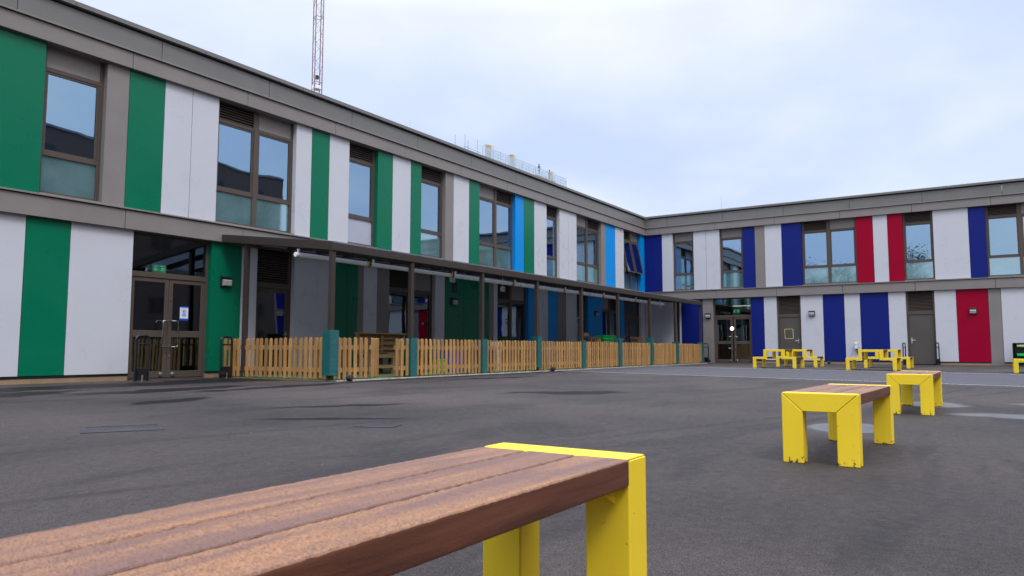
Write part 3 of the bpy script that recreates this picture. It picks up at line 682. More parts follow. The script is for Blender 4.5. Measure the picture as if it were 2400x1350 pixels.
wall_lamp('L', -16.05, 2.20, 'bulkhead lamp on the dark green panel under the canopy')
wall_lamp('L', -5.65, 2.22, 'bulkhead lamp on the blue panel under the canopy')
wall_lamp('R', 3.27, 2.26, 'bulkhead lamp on the brown pillar beside the right entrance')
wall_lamp('R', 8.04, 2.25, 'bulkhead lamp on a pale grey panel right of the taped door')
wall_lamp('R', 14.22, 2.20, 'bulkhead lamp on the red ground floor panel')

# ------------------------------------------------------------------ canopy
CX0, CX1, CY = -24.8, -2.25, -3.65
canopy = thing('canopy', 'long dark brown lean-to canopy along the left wing', 'canopy', (CX0, CY, 0))
POSTS = [-24.80, -22.36, -19.55, -16.77, -13.97, -11.17, -8.28, -5.5, -2.3]
def roofz(y): return 2.83 + (y + 3.70) / 3.6 * 0.44
for i, x in enumerate(POSTS):
    MB().box(x - .05, x + .05, CY - .05, CY + .05, 0, 2.651).build('post', CANOPYM, canopy, bevel=.004, segs=1)
for x, y in ((-24.75, -.87), (-2.35, -2.62)): MB().box(x - .05, x + .05, y - .05, y + .05, 0, roofz(y) - .16).build('post', CANOPYM, canopy, bevel=.004, segs=1)
MB().box(CX0 - .06, CX1 + .06, CY - .06, CY + .052, 2.652, 2.765).build('front_beam', CANOPYM, canopy, bevel=.004, segs=1)
MB().box(CX0 - .08, CX1 + .08, CY - .075, CY - .0605, 2.652, 2.812).build('fascia', CANOPYM, canopy, bevel=.002, segs=1)
def sloped(x0, x1, y0, y1, h, name, mat, lift=0):
    a, b = roofz(y0) + lift, roofz(y1) + lift
    return MB().hexa([(x0, y0, a - h), (x1, y0, a - h), (x1, y1, b - h), (x0, y1, b - h), (x0, y0, a), (x1, y0, a), (x1, y1, b), (x0, y1, b)]).build(name, mat, canopy)
sloped(CX0 - .07, CX0 + .05, CY + .052, -.105, .17, 'end_beam', CANOPYM, -.001); sloped(CX1 - .05, CX1 + .07, CY + .052, -.105, .17, 'end_beam', CANOPYM, -.001)
nr = 24
for i in range(1, nr):
    x = CX0 + (CX1 - CX0) * i / nr; sloped(x - .045, x + .045, CY + .056, -.105, .12, 'rafter', CANOPYM, -.002)
MB().box(CX0 + .06, CX1 - .06, -.10 - .05, -.102, 3.06, 3.13).build('wall_plate', CANOPYM, canopy)
for i in range(nr):
    a = CX0 + (CX1 - CX0) * i / nr; b = CX0 + (CX1 - CX0) * (i + 1) / nr
    sloped(a + .03, b - .03, CY - .02, -.11, .012, 'roof_sheet', POLY, .0135)
for i in range(3):  # extra sheets past the end beam, added unseen to shade the corner wall
    a = CX1 + .10 + i * .69; sloped(a, a + .66, -2.3, -.15, .012, 'roof_sheet', POLY, .0135)
sloped(CX1 + .08, -.16, -2.42, -2.31, .10, 'rafter', CANOPYM, 0)  # added with the shading sheets, hidden behind the front beam
# padding on the posts
names = ['corner', 'second', 'third', 'fourth', 'fifth', 'sixth', 'seventh', 'eighth', 'last']
for i, (x, zt) in enumerate(zip(POSTS, [1.03, .90, .91, 1.01, .92, 1.03, 1.10, .95, .96])):
    mb = MB(); z0 = .12 if i in (0, 3) else .03; hw = .115; y0 = CY
    n = 6
    for k in range(4):
        pass
    mb.box(x - hw, x - .052, y0 - hw, y0 + hw, z0, zt); mb.box(x + .052, x + hw, y0 - hw, y0 + hw, z0, zt); mb.box(x - .052, x + .052, y0 - hw, y0 - .052, z0, zt); mb.box(x - .052, x + .052, y0 + .052, y0 + hw, z0, zt)
    o = mb.build('post_padding', PADM, None, org=(x, y0, 0))
    bm = bmesh.new(); bm.from_mesh(o.data); bmesh.ops.remove_doubles(bm, verts=bm.verts, dist=.0005); bm.to_mesh(o.data); bm.free()
    tag(o, 'teal vinyl padding around the %s canopy post%s' % (names[i], ' from the left' if 0 < i < 8 else (', next to the open gate side' if i == 0 else ' at the far right')), 'padding', 'teal pads on canopy posts')
# the shiny pipe hanging beneath the canopy
pipe = thing('hanging_pipe', 'long shiny metal pipe hung beneath the canopy', 'pipe', (-25.0, -2.75, 2.6))
PY, PZ = -2.6, 2.64
segsx = [-24.86, -22.6, -19.4, -16.4, -13.2, -10.2, -7.2, -4.0]
for a, b in zip(segsx[:-1], segsx[1:]):
    MB().tube([(a, PY, PZ), (b, PY, PZ)], .052 if a < -22 else .062, 14).build('pipe_section', GALV, pipe, smooth=True)
    MB().tube([(b - .10, PY, PZ), (b - .04, PY, PZ)], .066, 14).build('clamp', BLACK, pipe, smooth=True)
    MB().tube([(b - .16, PY, PZ), (b - .10, PY, PZ)], .065, 14).build('tape_band', TAPE, pipe, smooth=True)
    MB().tube([(a + .08, PY, PZ + .03), (a + .08, PY, PZ + .10)], .026, 10).lathe([(.035, 0), (.035, .02), (.01, .03)], (a + .08, PY, PZ + .10), 10).build('valve', GALV, pipe, smooth=True)
    for hx in (a + .5, b - .5): MB().tube([(hx, PY, PZ + .04), (hx, PY, roofz(PY) - .10)], .004, 5).build('hanger', STEEL, pipe)
# small white floodlights under the canopy
for i, (x, y, z, lb) in enumerate(((-17.9, -1.4, 2.72, 'small white floodlight under the canopy above the dark green panel'), (-15.2, -1.4, 2.62, 'small white floodlight under the canopy beside a louvred window'), (-3.2, -2.1, 2.62, 'small white floodlight at the far end of the hanging pipe'))):
    o = thing('floodlight', lb, 'light', (x, y, z), 0, 'small floodlights under the canopy')
    MB().box(x - .10, x + .10, y - .03, y + .03, z - .08, z + .07).build('housing', WHITEP, o, bevel=.008); MB().tube([(x, y, z + .07), (x, y, roofz(y) - .13)], .012, 6).build('bracket', WHITEP, o)
    MB().box(x - .08, x + .08, y - .036, y - .031, z - .06, z + .05).build('lens', LENS, o)

# ------------------------------------------------------------------ picket fence
def pickets(mb, x0, x1, y, z0=.05, z1=.885, pw=.085, step=.152, th=.02, rnd=True, jit=.011):
    n = max(1, round((x1 - x0) / step)); st = (x1 - x0) / n
    for i in range(n):
        c = x0 + st * (i + .5) + random.uniform(-jit, jit); t = random.random(); zt = z1 + random.uniform(-.008, .008); zb = z0 + random.uniform(-.012, .012); lean = random.uniform(-.011, .011)
        h = pw / 2
        pts = [(c - h, zb), (c + h, zb)] + [(c + lean + h * math.cos(a), zt - h * .9 + h * .9 * math.sin(a)) for a in [math.pi * k / 6 for k in range(7)]]
        mb.prism(pts, y - th, y, 1, t)
def fence_panel(x0, x1, label, loc=None, rot=0, posts=(0, 1), name='picket_fence', cat='fence', group='picket fence panels around the play terrace', hinge=False):
    L = x1 - x0; o = thing(name, label, cat, loc or (x0, CY, 0), rot, group, abs_coords=False)
    yf = -.055 if not hinge else -.03
    mb = MB(); pickets(mb, 0.0, L, yf); mb.build('pickets', PINE, o)
    for z in (.22, .68):
        MB().box(0.01, L - .01, yf + .001, yf + .033, z - .045, z + .045, random.random()).build('rail', PINEX, o)
    if not hinge:
        for k in posts:
            px = .30 if k == 0 else L - .42
            MB().box(px - .05, px + .05, yf + .035, yf + .125, 0, .87, random.random()).build('fence_post', PINE, o, bevel=.005, segs=1)
    return o
ordw = ['first', 'second', 'third', 'fourth', 'fifth', 'sixth', 'seventh', 'eighth']
fence_panel(-24.70, -23.78, 'short picket fence panel between the corner padding and the open gate', posts=(0,))
fence_panel(-22.96, -22.47, 'shortest picket fence piece just right of the open gate', posts=(0,))
for i in range(1, 8):
    a, b = POSTS[i] + .105, POSTS[i + 1] - (.105 if i < 7 else -.12)
    fence_panel(a, b, 'wooden picket fence panel between the %s and %s teal padded posts' % (ordw[i], 'last' if i == 7 else names[i + 1]))
# side run from the wall to the corner post, facing the doors
fence_panel(0, 3.42, 'wooden picket fence panel running from the wall to the corner padding', loc=(-24.72, -.18, 0), rot=-math.pi / 2)
fence_panel(0, 3.3, 'wooden picket fence panel closing the far right end of the terrace', loc=(-2.05, -3.6, 0), rot=math.pi / 2)
fence_panel(0, .90, 'wooden picket gate standing open into the terrace', loc=(-23.74, -3.70, 0), rot=R(33), name='picket_gate', cat='gate', group=None, hinge=True)

# ------------------------------------------------------------------ hoop barriers
def hoop(name, x, y, rot, label, wheel=True):
    o = thing(name, label, 'hoop barrier', (x, y, 0), rot, 'black hoop barriers by the walls', abs_coords=False)
    pts = [(-.15, 0, 0), (-.15, 0, .80)] + [(-.15 + .07 - .07 * math.cos(a), 0, .84 + .07 * math.sin(a)) for a in [R(0), R(30), R(60), R(90)]] + [(.15 - .07 + .07 * math.sin(a), 0, .84 + .07 * math.cos(a)) for a in [R(0), R(30), R(60), R(90)]] + [(.15, 0, .80), (.15, 0, 0)]
    MB().tube(pts, .024, 10).build('hoop', BLACK, o, smooth=True)
    MB().tube([(-.15, 0, .74), (.15, 0, .74)], .016, 8).build('crossbar', BLACK, o, smooth=True)
    MB().box(-.12, .10, -.05, .05, .02, .26).build('lower_box', BLACK, o, bevel=.01)
    MB().tube([(-.02, -.055, .0), (-.02, -.055, .13)], .022, 10).build('drop_bolt', STEEL, o, smooth=True)
    if wheel: MB().lathe([(.02, -.04), (.06, -.03), (.065, 0), (.06, .03), (.02, .04)], (-.16, -.07, .09), 14, 'x').build('wheel', BLACK, o, smooth=True)
    return o
hoop('hoop_barrier', -26.92, -.55, R(10), 'black hoop barrier in front of the left entrance door', wheel=False)
hoop('hoop_barrier', -24.98, -.55, R(6), 'black hoop barrier between the left doors and the picket fence')
hoop('hoop_barrier', -.35, -3.22, R(80), 'black hoop barrier beside the right wing entrance', wheel=True)
hoop('hoop_barrier', -.45, -11.72, R(22), 'black hoop barrier left of the plain brown door, behind the tables', wheel=False)
hoop('hoop_barrier', -.30, -12.92, R(22), 'black hoop barrier right of the plain brown door', wheel=False)
# small loose lamp like pots on the ground
for x, y, r, lb in ((-24.62, -4.02, .05, 'small metal floor spotlight at the foot of the corner padding'), (-16.4, -3.98, .05, 'small metal floor spotlight at the foot of the fourth padded post'), (-.35, -8.75, .05, 'small metal floor spotlight at the foot of the navy panel')):
    o = thing('floor_spotlight', lb, 'light', (x, y, 0), 0, 'small spotlights on the ground')
    MB().box(x - .05, x + .05, y - .03, y + .03, 0.0, .02).build('base', BLACK, o); MB().lathe([(.03, -.07), (.055, -.06), (.06, .05), (.045, .06)], (x, y, .075), 14, 'y').build('head', IRON, o, smooth=True)

# ------------------------------------------------------------------ exit signs, poster, lamps at the doors
def exit_sign(side, u, d_, z, label, hang=.5):
    w = LW if side == 'L' else RW
    o = thing('exit_sign', label, 'sign', w.pt(u, d_, z), 0, 'green exit signs behind the entrance glass')
    b = MB(); w.box(b, u - .17, u + .17, d_ - .03, d_ + .03, z + .085, z + .15); b.build('housing', WHITEP, o, bevel=.006)
    g = MB(); w.box(g, u - .16, u + .16, d_ - .006, d_ + .006, z - .10, z + .085); g.build('sign_plate', EXITG, o)
    a = MB(); f = d_ - .0085
    w.box(a, u - .095, u - .079, f - .002, f, z - .03, z + .055)
    for s in (-1, 1):
        for k in range(4):
            uu = u - .087 + s * (.008 + .011 * k); w.box(a, min(uu, uu + s * .011), max(uu, uu + s * .011), f - .002, f, z - .052 + .011 * k, z - .030 + .011 * k)
    # running figure and doorway
    w.box(a, u + .03, u + .115, f - .002, f, z + .052, z + .062); w.box(a, u + .108, u + .118, f - .002, f, z - .07, z + .052)
    w.box(a, u + .062, u + .078, f - .002, f, z + .025, z + .043)
    def limb(p, q, t):
        P, Q = Vector(p), Vector(q); n = Vector((-(Q - P).y, (Q - P).x)).normalized() * t / 2
        vs = [w.pt(u + c.x, dd, z + c.y) for dd in (f - .002, f) for c in (P - n, Q - n, Q + n, P + n)]
        a._add(vs, [(0, 1, 2, 3), (7, 6, 5, 4), (0, 4, 5, 1), (1, 5, 6, 2), (2, 6, 7, 3), (3, 7, 4, 0)])
    limb((.066, .02), (.056, -.02), .02); limb((.056, -.02), (.078, -.045), .011); limb((.078, -.045), (.074, -.07), .010); limb((.056, -.02), (.034, -.04), .011); limb((.034, -.04), (.018, -.035), .009); limb((.066, .015), (.088, .0), .009); limb((.066, .015), (.042, .008), .009)
    a.build('pictogram', EXITW, o)
    h = MB(); h.tube([w.pt(u - .1, d_, z + .15), w.pt(u - .1, d_, 3.14)], .004, 5); h.build('hanging_cable', STEEL, o)
exit_sign('L', -25.93, .60, 2.42, 'green exit sign behind the glass of the left entrance')
exit_sign('R', 4.42, .8, 2.50, 'green exit sign behind the glass of the right entrance')
poster = thing('poster', 'blue and white paper notice on the right leaf of the left entrance', 'notice', (-25.58, .155, 1.43))
def pq(name, mat, u0, u1, z0, z1, d_): MB().box(-25.58 + u0, -25.58 + u1, .1605 - d_ - .0015, .1605 - d_, 1.43 + z0, 1.43 + z1).build(name, mat, poster)
pq('backing', LABEL_BLUE, -.105, .105, -.155, .155, .000); pq('sheet', LABEL_WHITE, -.098, .098, -.112, .125, .002)
pq('header_line', PINK, -.07, .06, .095, .104, .004); pq('text_panel', LABEL_BLUE, -.042, .042, -.062, -.018, .004)
for zz in (-.032, -.046): pq('text_line', LABEL_WHITE, -.03, .03, zz - .003, zz + .003, .006)
MB().lathe([(.04, -.001), (.04, .001)], (-25.58, .1605 - .005, 1.43 + .035), 24, 'y').build('mask_symbol', LABEL_BLUE, poster)
MB().lathe([(.013, -.001), (.013, .001)], (-25.58, .1605 - .007, 1.43 + .048), 16, 'y').build('symbol_face', LABEL_WHITE, poster)
pq('symbol_mask', LABEL_WHITE, -.024, .024, .012, .034, .007)
# round lit lamp inside the right entrance
o = thing('round_lamp', 'round glowing wall lamp seen through the right entrance doors', 'lamp', (.12, -4.43, 1.63))
MB().lathe([(.11, .0), (.11, -.03), (.10, -.05)], (.10, -4.40, 1.63), 24, 'x').build('rim', BLACK, o, smooth=True)
MB().lathe([(.085, .0), (.08, -.03), (.06, -.05), (.02, -.06)], (.05, -4.40, 1.63), 24, 'x').build('diffuser', BULB, o, smooth=True)
# sanitiser dispenser
sd = thing('sanitiser_dispenser', 'white hand sanitiser dispenser on a black bracket on the grey panel', 'dispenser', (-.02, -9.83, .8))
MB().box(-.13, -.02, -9.89, -9.77, .70, .95).build('body', WHITEP, sd, bevel=.03, segs=3); MB().box(-.134, -.128, -9.865, -9.80, .84, .86).build('level_window', LABEL_BLUE, sd)
MB().box(-.16, -.02, -9.90, -9.76, .665, .69).build('drip_tray', GALW, sd, bevel=.008); MB().tube([(-.04, -9.86, .665), (-.05, -9.87, .52), (-.02, -9.90, .46)], .03, 8).build('bracket', BLACK, sd)
MB().lathe([(.03, 0), (.03, .03), (.015, .05)], (-.075, -9.83, .95), 12).build('cap', LIME, sd)

# ------------------------------------------------------------------ benches
def bench(x0, x1, label, yc=-13.955, rot=0):
    Lh = x1 - x0; hw = .205; o = thing('bench', label, 'bench', (x0, yc, 0), 0, 'yellow framed benches in a row'); H = .40
    seat = MB(); fx = .095; n = 3; g = .008; pw = (2 * hw - 2 * g) / n
    bm = bmesh.new(); 
    for k in range(n):
        y0 = yc - hw + k * (pw + g); y1 = y0 + pw; a, b = x0 + fx + .001, x1 - fx - .001
        seat.box(a, b, y0, y1, H - .062, H - .0005, [.2, .75, .45][k])
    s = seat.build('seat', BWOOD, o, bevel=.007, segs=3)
    bm.free()
    # fine sawn ridges on the top face
    bm = bmesh.new(); bm.from_mesh(s.data)
    lay = bm.faces.layers.float['tone']
    for _ in range(1):
        es = [e for e in bm.edges if abs((e.verts[0].co - e.verts[1].co).x) > .5]
        cuts = 110 if x0 < -33 else 20
        bmesh.ops.subdivide_edges(bm, edges=es, cuts=cuts, use_grid_fill=True)
    rnd = random.Random(3)
    amp = {}
    for v in bm.verts:
        if v.co.z > H - .006:
            key = round(v.co.x * 400)
            if key not in amp: amp[key] = rnd.uniform(-.0007, .0006)
            v.co.z += amp[key] + rnd.uniform(-.0002, .0002)
    bm.to_mesh(s.data); bm.free()
    y0, y1 = yc - hw, yc + hw; lw = .115; bh = .105
    for xe, inner in ((x0, 1), (x1 - fx, -1)):
        a, b = xe, xe + fx; gp = .0012
        MB().prism([(y0 + gp, H), (y1 - gp, H), (y1 - lw - gp, H - bh), (y0 + lw + gp, H - bh)], a, b, 0).build('top_rail', YELLOW, o, bevel=.003, segs=1)
        MB().prism([(y0, 0), (y0 + lw, 0), (y0 + lw, H - bh - gp), (y0, H - gp)], a, b, 0).build('leg', YELLOW, o, bevel=.004, segs=1)
        MB().prism([(y1, 0), (y1, H - gp), (y1 - lw, H - bh - gp), (y1 - lw, 0)], a, b, 0).build('leg', YELLOW, o, bevel=.004, segs=1)
        xb = (b + .0005) if inner > 0 else (a - .0005); s1 = 1 if inner > 0 else -1
        br = MB(); br.box(xb, xb + s1 * .07, y0 + .02, y1 - .02, H - .072, H - .064)
        for yy in (y0 + .04, yc, y1 - .04): br.prism([(xb, H - .0725), (xb + s1 * .06, H - .0725), (xb, H - .105)], yy - .004, yy + .004, 1)
        br.build('bracket', YELLOW, o)
    o.rotation_euler = (0, 0, rot)
    return o
bench(-35.24, -33.635, 'nearest yellow bench with reddish slatted seat, cut by the photo edge')
bench(-30.82, -29.50, 'middle bench with yellow mitred frame, second in the row', -14.02, R(-1.5))
bench(-26.90, -25.45, 'farthest of the three yellow benches, nearest the right wing', -14.14)

# ------------------------------------------------------------------ picnic tables
def picnic(x0, y0, label, Lh=1.3, Wd=1.42):
    o = thing('picnic_table', label, 'picnic table', (x0, y0, 0), 0, 'yellow and brown picnic tables by the right wing')
    hs, ht = .385, .64; t = .072; lw = .11; y1 = y0 - Wd; ya, yb = y0 - .36, y1 + .36
    for xe in (x0, x0 + Lh - .08):
        a, b = xe, xe + .08; m = MB()
        m.prism([(y0, 0), (y0, hs), (ya, hs), (ya, ht), (yb, ht), (yb, hs), (y1, hs), (y1, 0), (y1 + lw, 0), (y1 + lw, hs - t), (yb + .11, hs - t), (yb + .11, ht - t), (ya - .11, ht - t), (ya - .11, hs - t), (y0 - lw, hs - t), (y0 - lw, 0)], a, b, 0)
        m.build('end_frame', YELLOW, o, bevel=.004, segs=1)
    for nm, p, q, h in (('seat', y0 - .005, ya + .005, hs), ('tabletop', ya - .005, yb + .005, ht), ('seat', yb - .005, y1 + .005, hs)):
        m = MB(); n = 3 if nm == 'seat' else 5; st = (q - p) / n
        for k in range(n): m.box(x0 + .081, x0 + Lh - .081, p + st * k - .003, p + st * (k + 1) + .003, h - .046, h - .001, random.random())
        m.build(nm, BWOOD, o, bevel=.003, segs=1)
    return o
base = picnic(-9.3, -7.86, 'leftmost yellow picnic table, in front of the taped door')
base.location = (0, 0, 0)
for i, (x, y, lb) in enumerate(((-9.3, -7.86, None), (-6.95, -8.08, 'picnic table just behind and right of the leftmost one'), (-10.25, -10.97, 'front picnic table of the pair near the sanitiser dispenser'),
                 (-7.0, -11.05, 'rear picnic table of the pair, beside the plain brown door'), (-10.75, -15.30, 'picnic table at the right edge of the photo by the black planter'))):
    if i == 0: base.location = (x, y, 0)
    else: dup(base, (x, y, 0), 0, lb)

# ------------------------------------------------------------------ black planter at the right edge
pl = thing('planter_stand', 'black framed stand with green trays at the right edge', 'stand', (-.8, -15.5, 0))
for z in (.02, .86): MB().box(-1.0, -.35, -16.9, -15.47, z, z + .04).build('frame', BLACK, pl, bevel=.005)
for y in (-15.5, -16.87):
    for x in (-.97, -.38): MB().box(x - .03, x + .03, y - .03, y + .03, .06, .86).build('post', BLACK, pl)
MB().box(-.40, -.37, -16.84, -15.53, .06, .86).build('back_panel', BLACK, pl); MB().box(-1.0, -.6, -15.53, -15.49, .06, .86).build('side_panel', BLACK, pl)
for z, m_ in ((.74, LIME), (.40, GCRATE), (.14, LIME)): MB().box(-.98, -.42, -16.8, -15.60, z, z + .09).build('tray', m_, pl, bevel=.01)
MB().box(-.985, -.98, -15.95, -15.66, .77, .82).build('badge', GALW, pl)

# ------------------------------------------------------------------ things on the play terrace
mk = thing('mud_kitchen', 'pale wooden mud kitchen with worktop and shelf behind the gate', 'play kitchen', (-21.1, -1.8, 0))
MB().box(-21.92, -20.25, -1.52, -1.50, .42, 1.03, .4).build('back_board', PINEK, mk)
MB().box(-21.98, -20.2, -1.66, -1.47, 1.031, 1.06, .6).build('top_shelf', PINEK, mk)
wk = MB()
for k in range(4): wk.box(-21.98, -20.2, -2.0 + .125 * k, -1.885 + .125 * k, .50, .53, random.random())
wk.build('worktop', PINEK, mk)
MB().box(-21.95, -20.22, -2.0, -1.97, .43, .498, .7).build('apron', PINEK, mk)
MB().box(-21.95, -20.22, -1.98, -1.55, .20, .23, .5).build('lower_shelf', PINEK, mk)
MB().box(-21.95, -20.22, -2.01, -1.985, .17, .25, .8).build('shelf_lip', PINEK, mk)
for x in (-21.95, -20.24, -21.1):
    for y in (-1.98, -1.56): MB().box(x - .035, x + .035, y - .034, y + .034, .02, .499 if y < -1.7 else 1.03, random.random()).build('leg', PINEK, mk)
for z in (.62, .76, .90): MB().box(-21.3, -20.3, -1.60, -1.525, z, z + .02, .5).build('small_shelf', PINEK, mk)
MB().lathe([(.13, 0), (.16, .012), (.16, .02), (.12, .01)], (-21.3, -1.78, .531), 20).build('sink_bowl', BLACK, mk)

o = thing('storage_bin', 'bright blue plastic storage bin behind the picket fence', 'storage bin', (-18.7, -2, .02))
MB().box(-19.15, -18.2, -2.3, -1.8, .04, .58).build('tub', BLUEP, o, bevel=.03); MB().box(-19.18, -18.17, -2.33, -1.77, .582, .62).build('lid', BLUEP, o, bevel=.01)
o = thing('storage_box', 'lime green plastic box beside the blue bin', 'box', (-19.4, -2, .02))
MB().box(-19.52, -19.22, -2.2, -1.9, .03, .34).build('tub', LIME, o, bevel=.02); MB().box(-19.54, -19.20, -2.22, -1.88, .342, .37).build('lid', LIME, o, bevel=.008)
o = thing('water_tray', 'pale grey plastic tray on legs behind the third padded post', 'tray', (-17.3, -2.2, 0))
MB().box(-18.0, -17.0, -2.6, -1.9, .70, .86).build('tray', GALW, o, bevel=.03)
for x in (-17.9, -17.1):
    for y in (-2.5, -2.0): MB().box(x - .03, x + .03, y - .03, y + .03, .02, .698).build('leg', GALW, o)
def shelf_unit(x0, x1, y0, y1, h, label, mat):
    o = thing('storage_unit', label, 'shelving', ((x0 + x1) / 2, (y0 + y1) / 2, .02))
    MB().box(x0, x1, y0, y1, h - .03, h).build('top', mat, o, bevel=.004, segs=1)
    for x in (x0, (x0 + x1) / 2 - .01, x1 - .02): MB().box(x, x + .02, y0, y1, .02, h - .031).build('side_panel', mat, o)
    MB().box(x0 + .021, x1 - .021, y0 + .01, y1 - .01, h * .5, h * .5 + .02).build('shelf', mat, o); MB().box(x0 + .021, x1 - .021, y1 - .012, y1 - .002, .03, h - .031).build('back_panel', mat, o)
    return o
shelf_unit(-11.0, -8.1, -2.4, -1.9, .93, 'long wooden shelving unit under the green crates', BROWNW)
shelf_unit(-7.6, -5.3, -2.3, -1.9, .95, 'dark low shelving unit behind the right part of the fence', DOORM)
o = thing('wooden_chair', 'small reddish wooden chair standing on the shelving unit', 'chair', (-10.3, -2.15, .93))
for x in (-10.64, -10.26):
    MB().box(x - .02, x + .02, -2.02, -1.98, .93, 1.25).build('leg', BROWNW, o); MB().box(x - .02, x + .02, -2.32, -2.28, .93, 1.08).build('leg', BROWNW, o)
MB().box(-10.66, -10.24, -2.33, -1.97, 1.081, 1.10).build('seat', BROWNW, o); MB().box(-10.62, -10.28, -2.012, -1.988, 1.13, 1.26).build('backrest', BROWNW, o)
o = thing('wooden_block', 'low reddish wooden block between the chair and the green crates', 'block', (-9.95, -2.15, .93))
MB().box(-10.12, -9.78, -2.3, -2.0, .931, 1.0).build('body', BROWNW, o, bevel=.004); MB().box(-9.92, -9.80, -2.28, -2.02, 1.001, 1.07).build('raised_end', BROWNW, o, bevel=.004)
def crate(x, y, z, label):
    o = thing('plastic_crate', label, 'crate', (x, y, z), 0, 'green plastic crates on the shelving unit'); L_, W_, H_ = .54, .36, .125; t = .008
    MB().box(x - L_ / 2, x + L_ / 2, y - W_ / 2, y + W_ / 2, z, z + t).build('base', GCRATE, o)
    s = MB()
    for yy in (y - W_ / 2, y + W_ / 2 - t):
        s.box(x - L_ / 2, x + L_ / 2, yy, yy + t, z + H_ - .03, z + H_); s.box(x - L_ / 2, x + L_ / 2, yy, yy + t, z + t, z + .025)
        for k in range(12):
            xx = x - L_ / 2 + (L_ - .014) * k / 11; s.box(xx, xx + .014, yy, yy + t, z + .025, z + H_ - .03)
    for xx in (x - L_ / 2, x + L_ / 2 - t):
        s.box(xx, xx + t, y - W_ / 2 + t, y + W_ / 2 - t, z + H_ - .03, z + H_); s.box(xx, xx + t, y - W_ / 2 + t, y + W_ / 2 - t, z + t, z + .025)
        for k in range(8):
            yy = y - W_ / 2 + t + (W_ - 2 * t - .014) * k / 7; s.box(xx, xx + t, yy, yy + .014, z + .025, z + H_ - .03)
    s.build('sides', GCRATE, o)
crate(-9.36, -2.15, .931, 'lower left green plastic crate'); crate(-8.77, -2.15, .931, 'lower right green plastic crate'); crate(-9.36, -2.15, 1.057, 'upper left green plastic crate'); crate(-8.77, -2.15, 1.057, 'upper right green plastic crate')
o = thing('wooden_play_house', 'small dark wooden box with sloping lid behind the far fence', 'play box', (-6.0, -2.1, .95))
MB().box(-6.25, -5.75, -2.28, -1.95, .951, 1.08).build('body', PINEK, o); MB().prism([(-6.28, 1.081), (-5.72, 1.081), (-5.80, 1.16), (-6.20, 1.16)], -2.30, -1.93, 1).build('lid', PINEK, o)
tag(MB().tube([(-7.5, -2.1, .95), (-7.15, -2.1, 1.18)], .014, 6).build('wooden_stick', PINEX, None, org=(-7.5, -2.1, .95)), 'thin wooden stick leaning above the far fence', 'stick')
# bicycles / toys seen as dark shapes between pickets
for i, (x, m_, lb) in enumerate(((-15.2, BLACK, 'black toy trike behind the fourth fence panel'), (-12.6, BLUEP, 'blue toy trike behind the fifth fence panel'))):
    o = thing('toy_trike', lb, 'tricycle', (x, -2.3, .02))
    for dx, dy, r in ((-.35, 0, .17), (.3, -.2, .13), (.3, .2, .13)): MB().lathe([(r - .05, -.02), (r, -.018), (r, .018), (r - .05, .02)], (x + dx, -2.3 + dy, .02 + r), 18, 'y').build('wheel', BLACK, o)
    MB().tube([(x - .35, -2.3, .19), (x - .28, -2.3, .50), (x - .15, -2.3, .34), (x + .3, -2.3, .30)], .018).build('frame', m_, o)
    MB().tube([(x - .26, -2.5, .60), (x - .28, -2.3, .56), (x - .26, -2.1, .60)], .014).build('handlebar', BLACK, o); MB().box(x, x + .22, -2.4, -2.2, .34, .38).build('saddle', m_, o, bevel=.01)

# ------------------------------------------------------------------ ground fittings
def cover(x, y, rot, w_, l_, label, grate=False):
    o = thing('drain_cover', label, 'drain cover', (x, y, 0), rot, None, abs_coords=False)
    f = MB(); t = .03
    f.box(-l_, l_, -w_, -w_ + t, .001, .006); f.box(-l_, l_, w_ - t, w_, .001, .006); f.box(-l_, -l_ + t, -w_ + t, w_ - t, .001, .006); f.box(l_ - t, l_, -w_ + t, w_ - t, .001, .006); f.build('rim', IRON, o)
    g = MB(); n = 13
    for k in range(n):
        a = -l_ + t + (2 * l_ - 2 * t) * (k + .2) / n
        if grate: g.box(a, a + .018, -w_ + t, w_ - t, .001, .005)
        else:
            g.box(a, a + .012, -w_ + t, -.003, .002, .0045); g.box(a + .006, a + .018, .003, w_ - t, .002, .0045)
    if not grate: g.box(-l_ + t, l_ - t, -w_ + t, w_ - t, .0008, .0019)
    g.build('lid', IRON, o)
cover(-31.95, -8.90, R(-28), .24, .29, 'rectangular ribbed iron manhole cover in the asphalt')
cover(-30.64, -10.48, R(-68), .12, .17, 'small iron gully grate in the wet hollow', True)

# ------------------------------------------------------------------ lightning rods on the roof
for p, h, lb in (((-17.5, .7, 7.05), 1.0, 'thin lightning rod on the roof of the left wing'), ((.7, -3.82, 7.06), 1.18, 'thin lightning rod on the roof of the right wing')):
    o = thing('lightning_rod', lb, 'rod', p, 0, 'thin rods on the roof'); MB().tube([p, (p[0], p[1], p[2] + h)], .008, 6, r2=.005).build('rod', STEEL, o); MB().lathe([(.09, 0), (.09, .04), (.04, .07)], p, 12).build('foot', CONC, o)

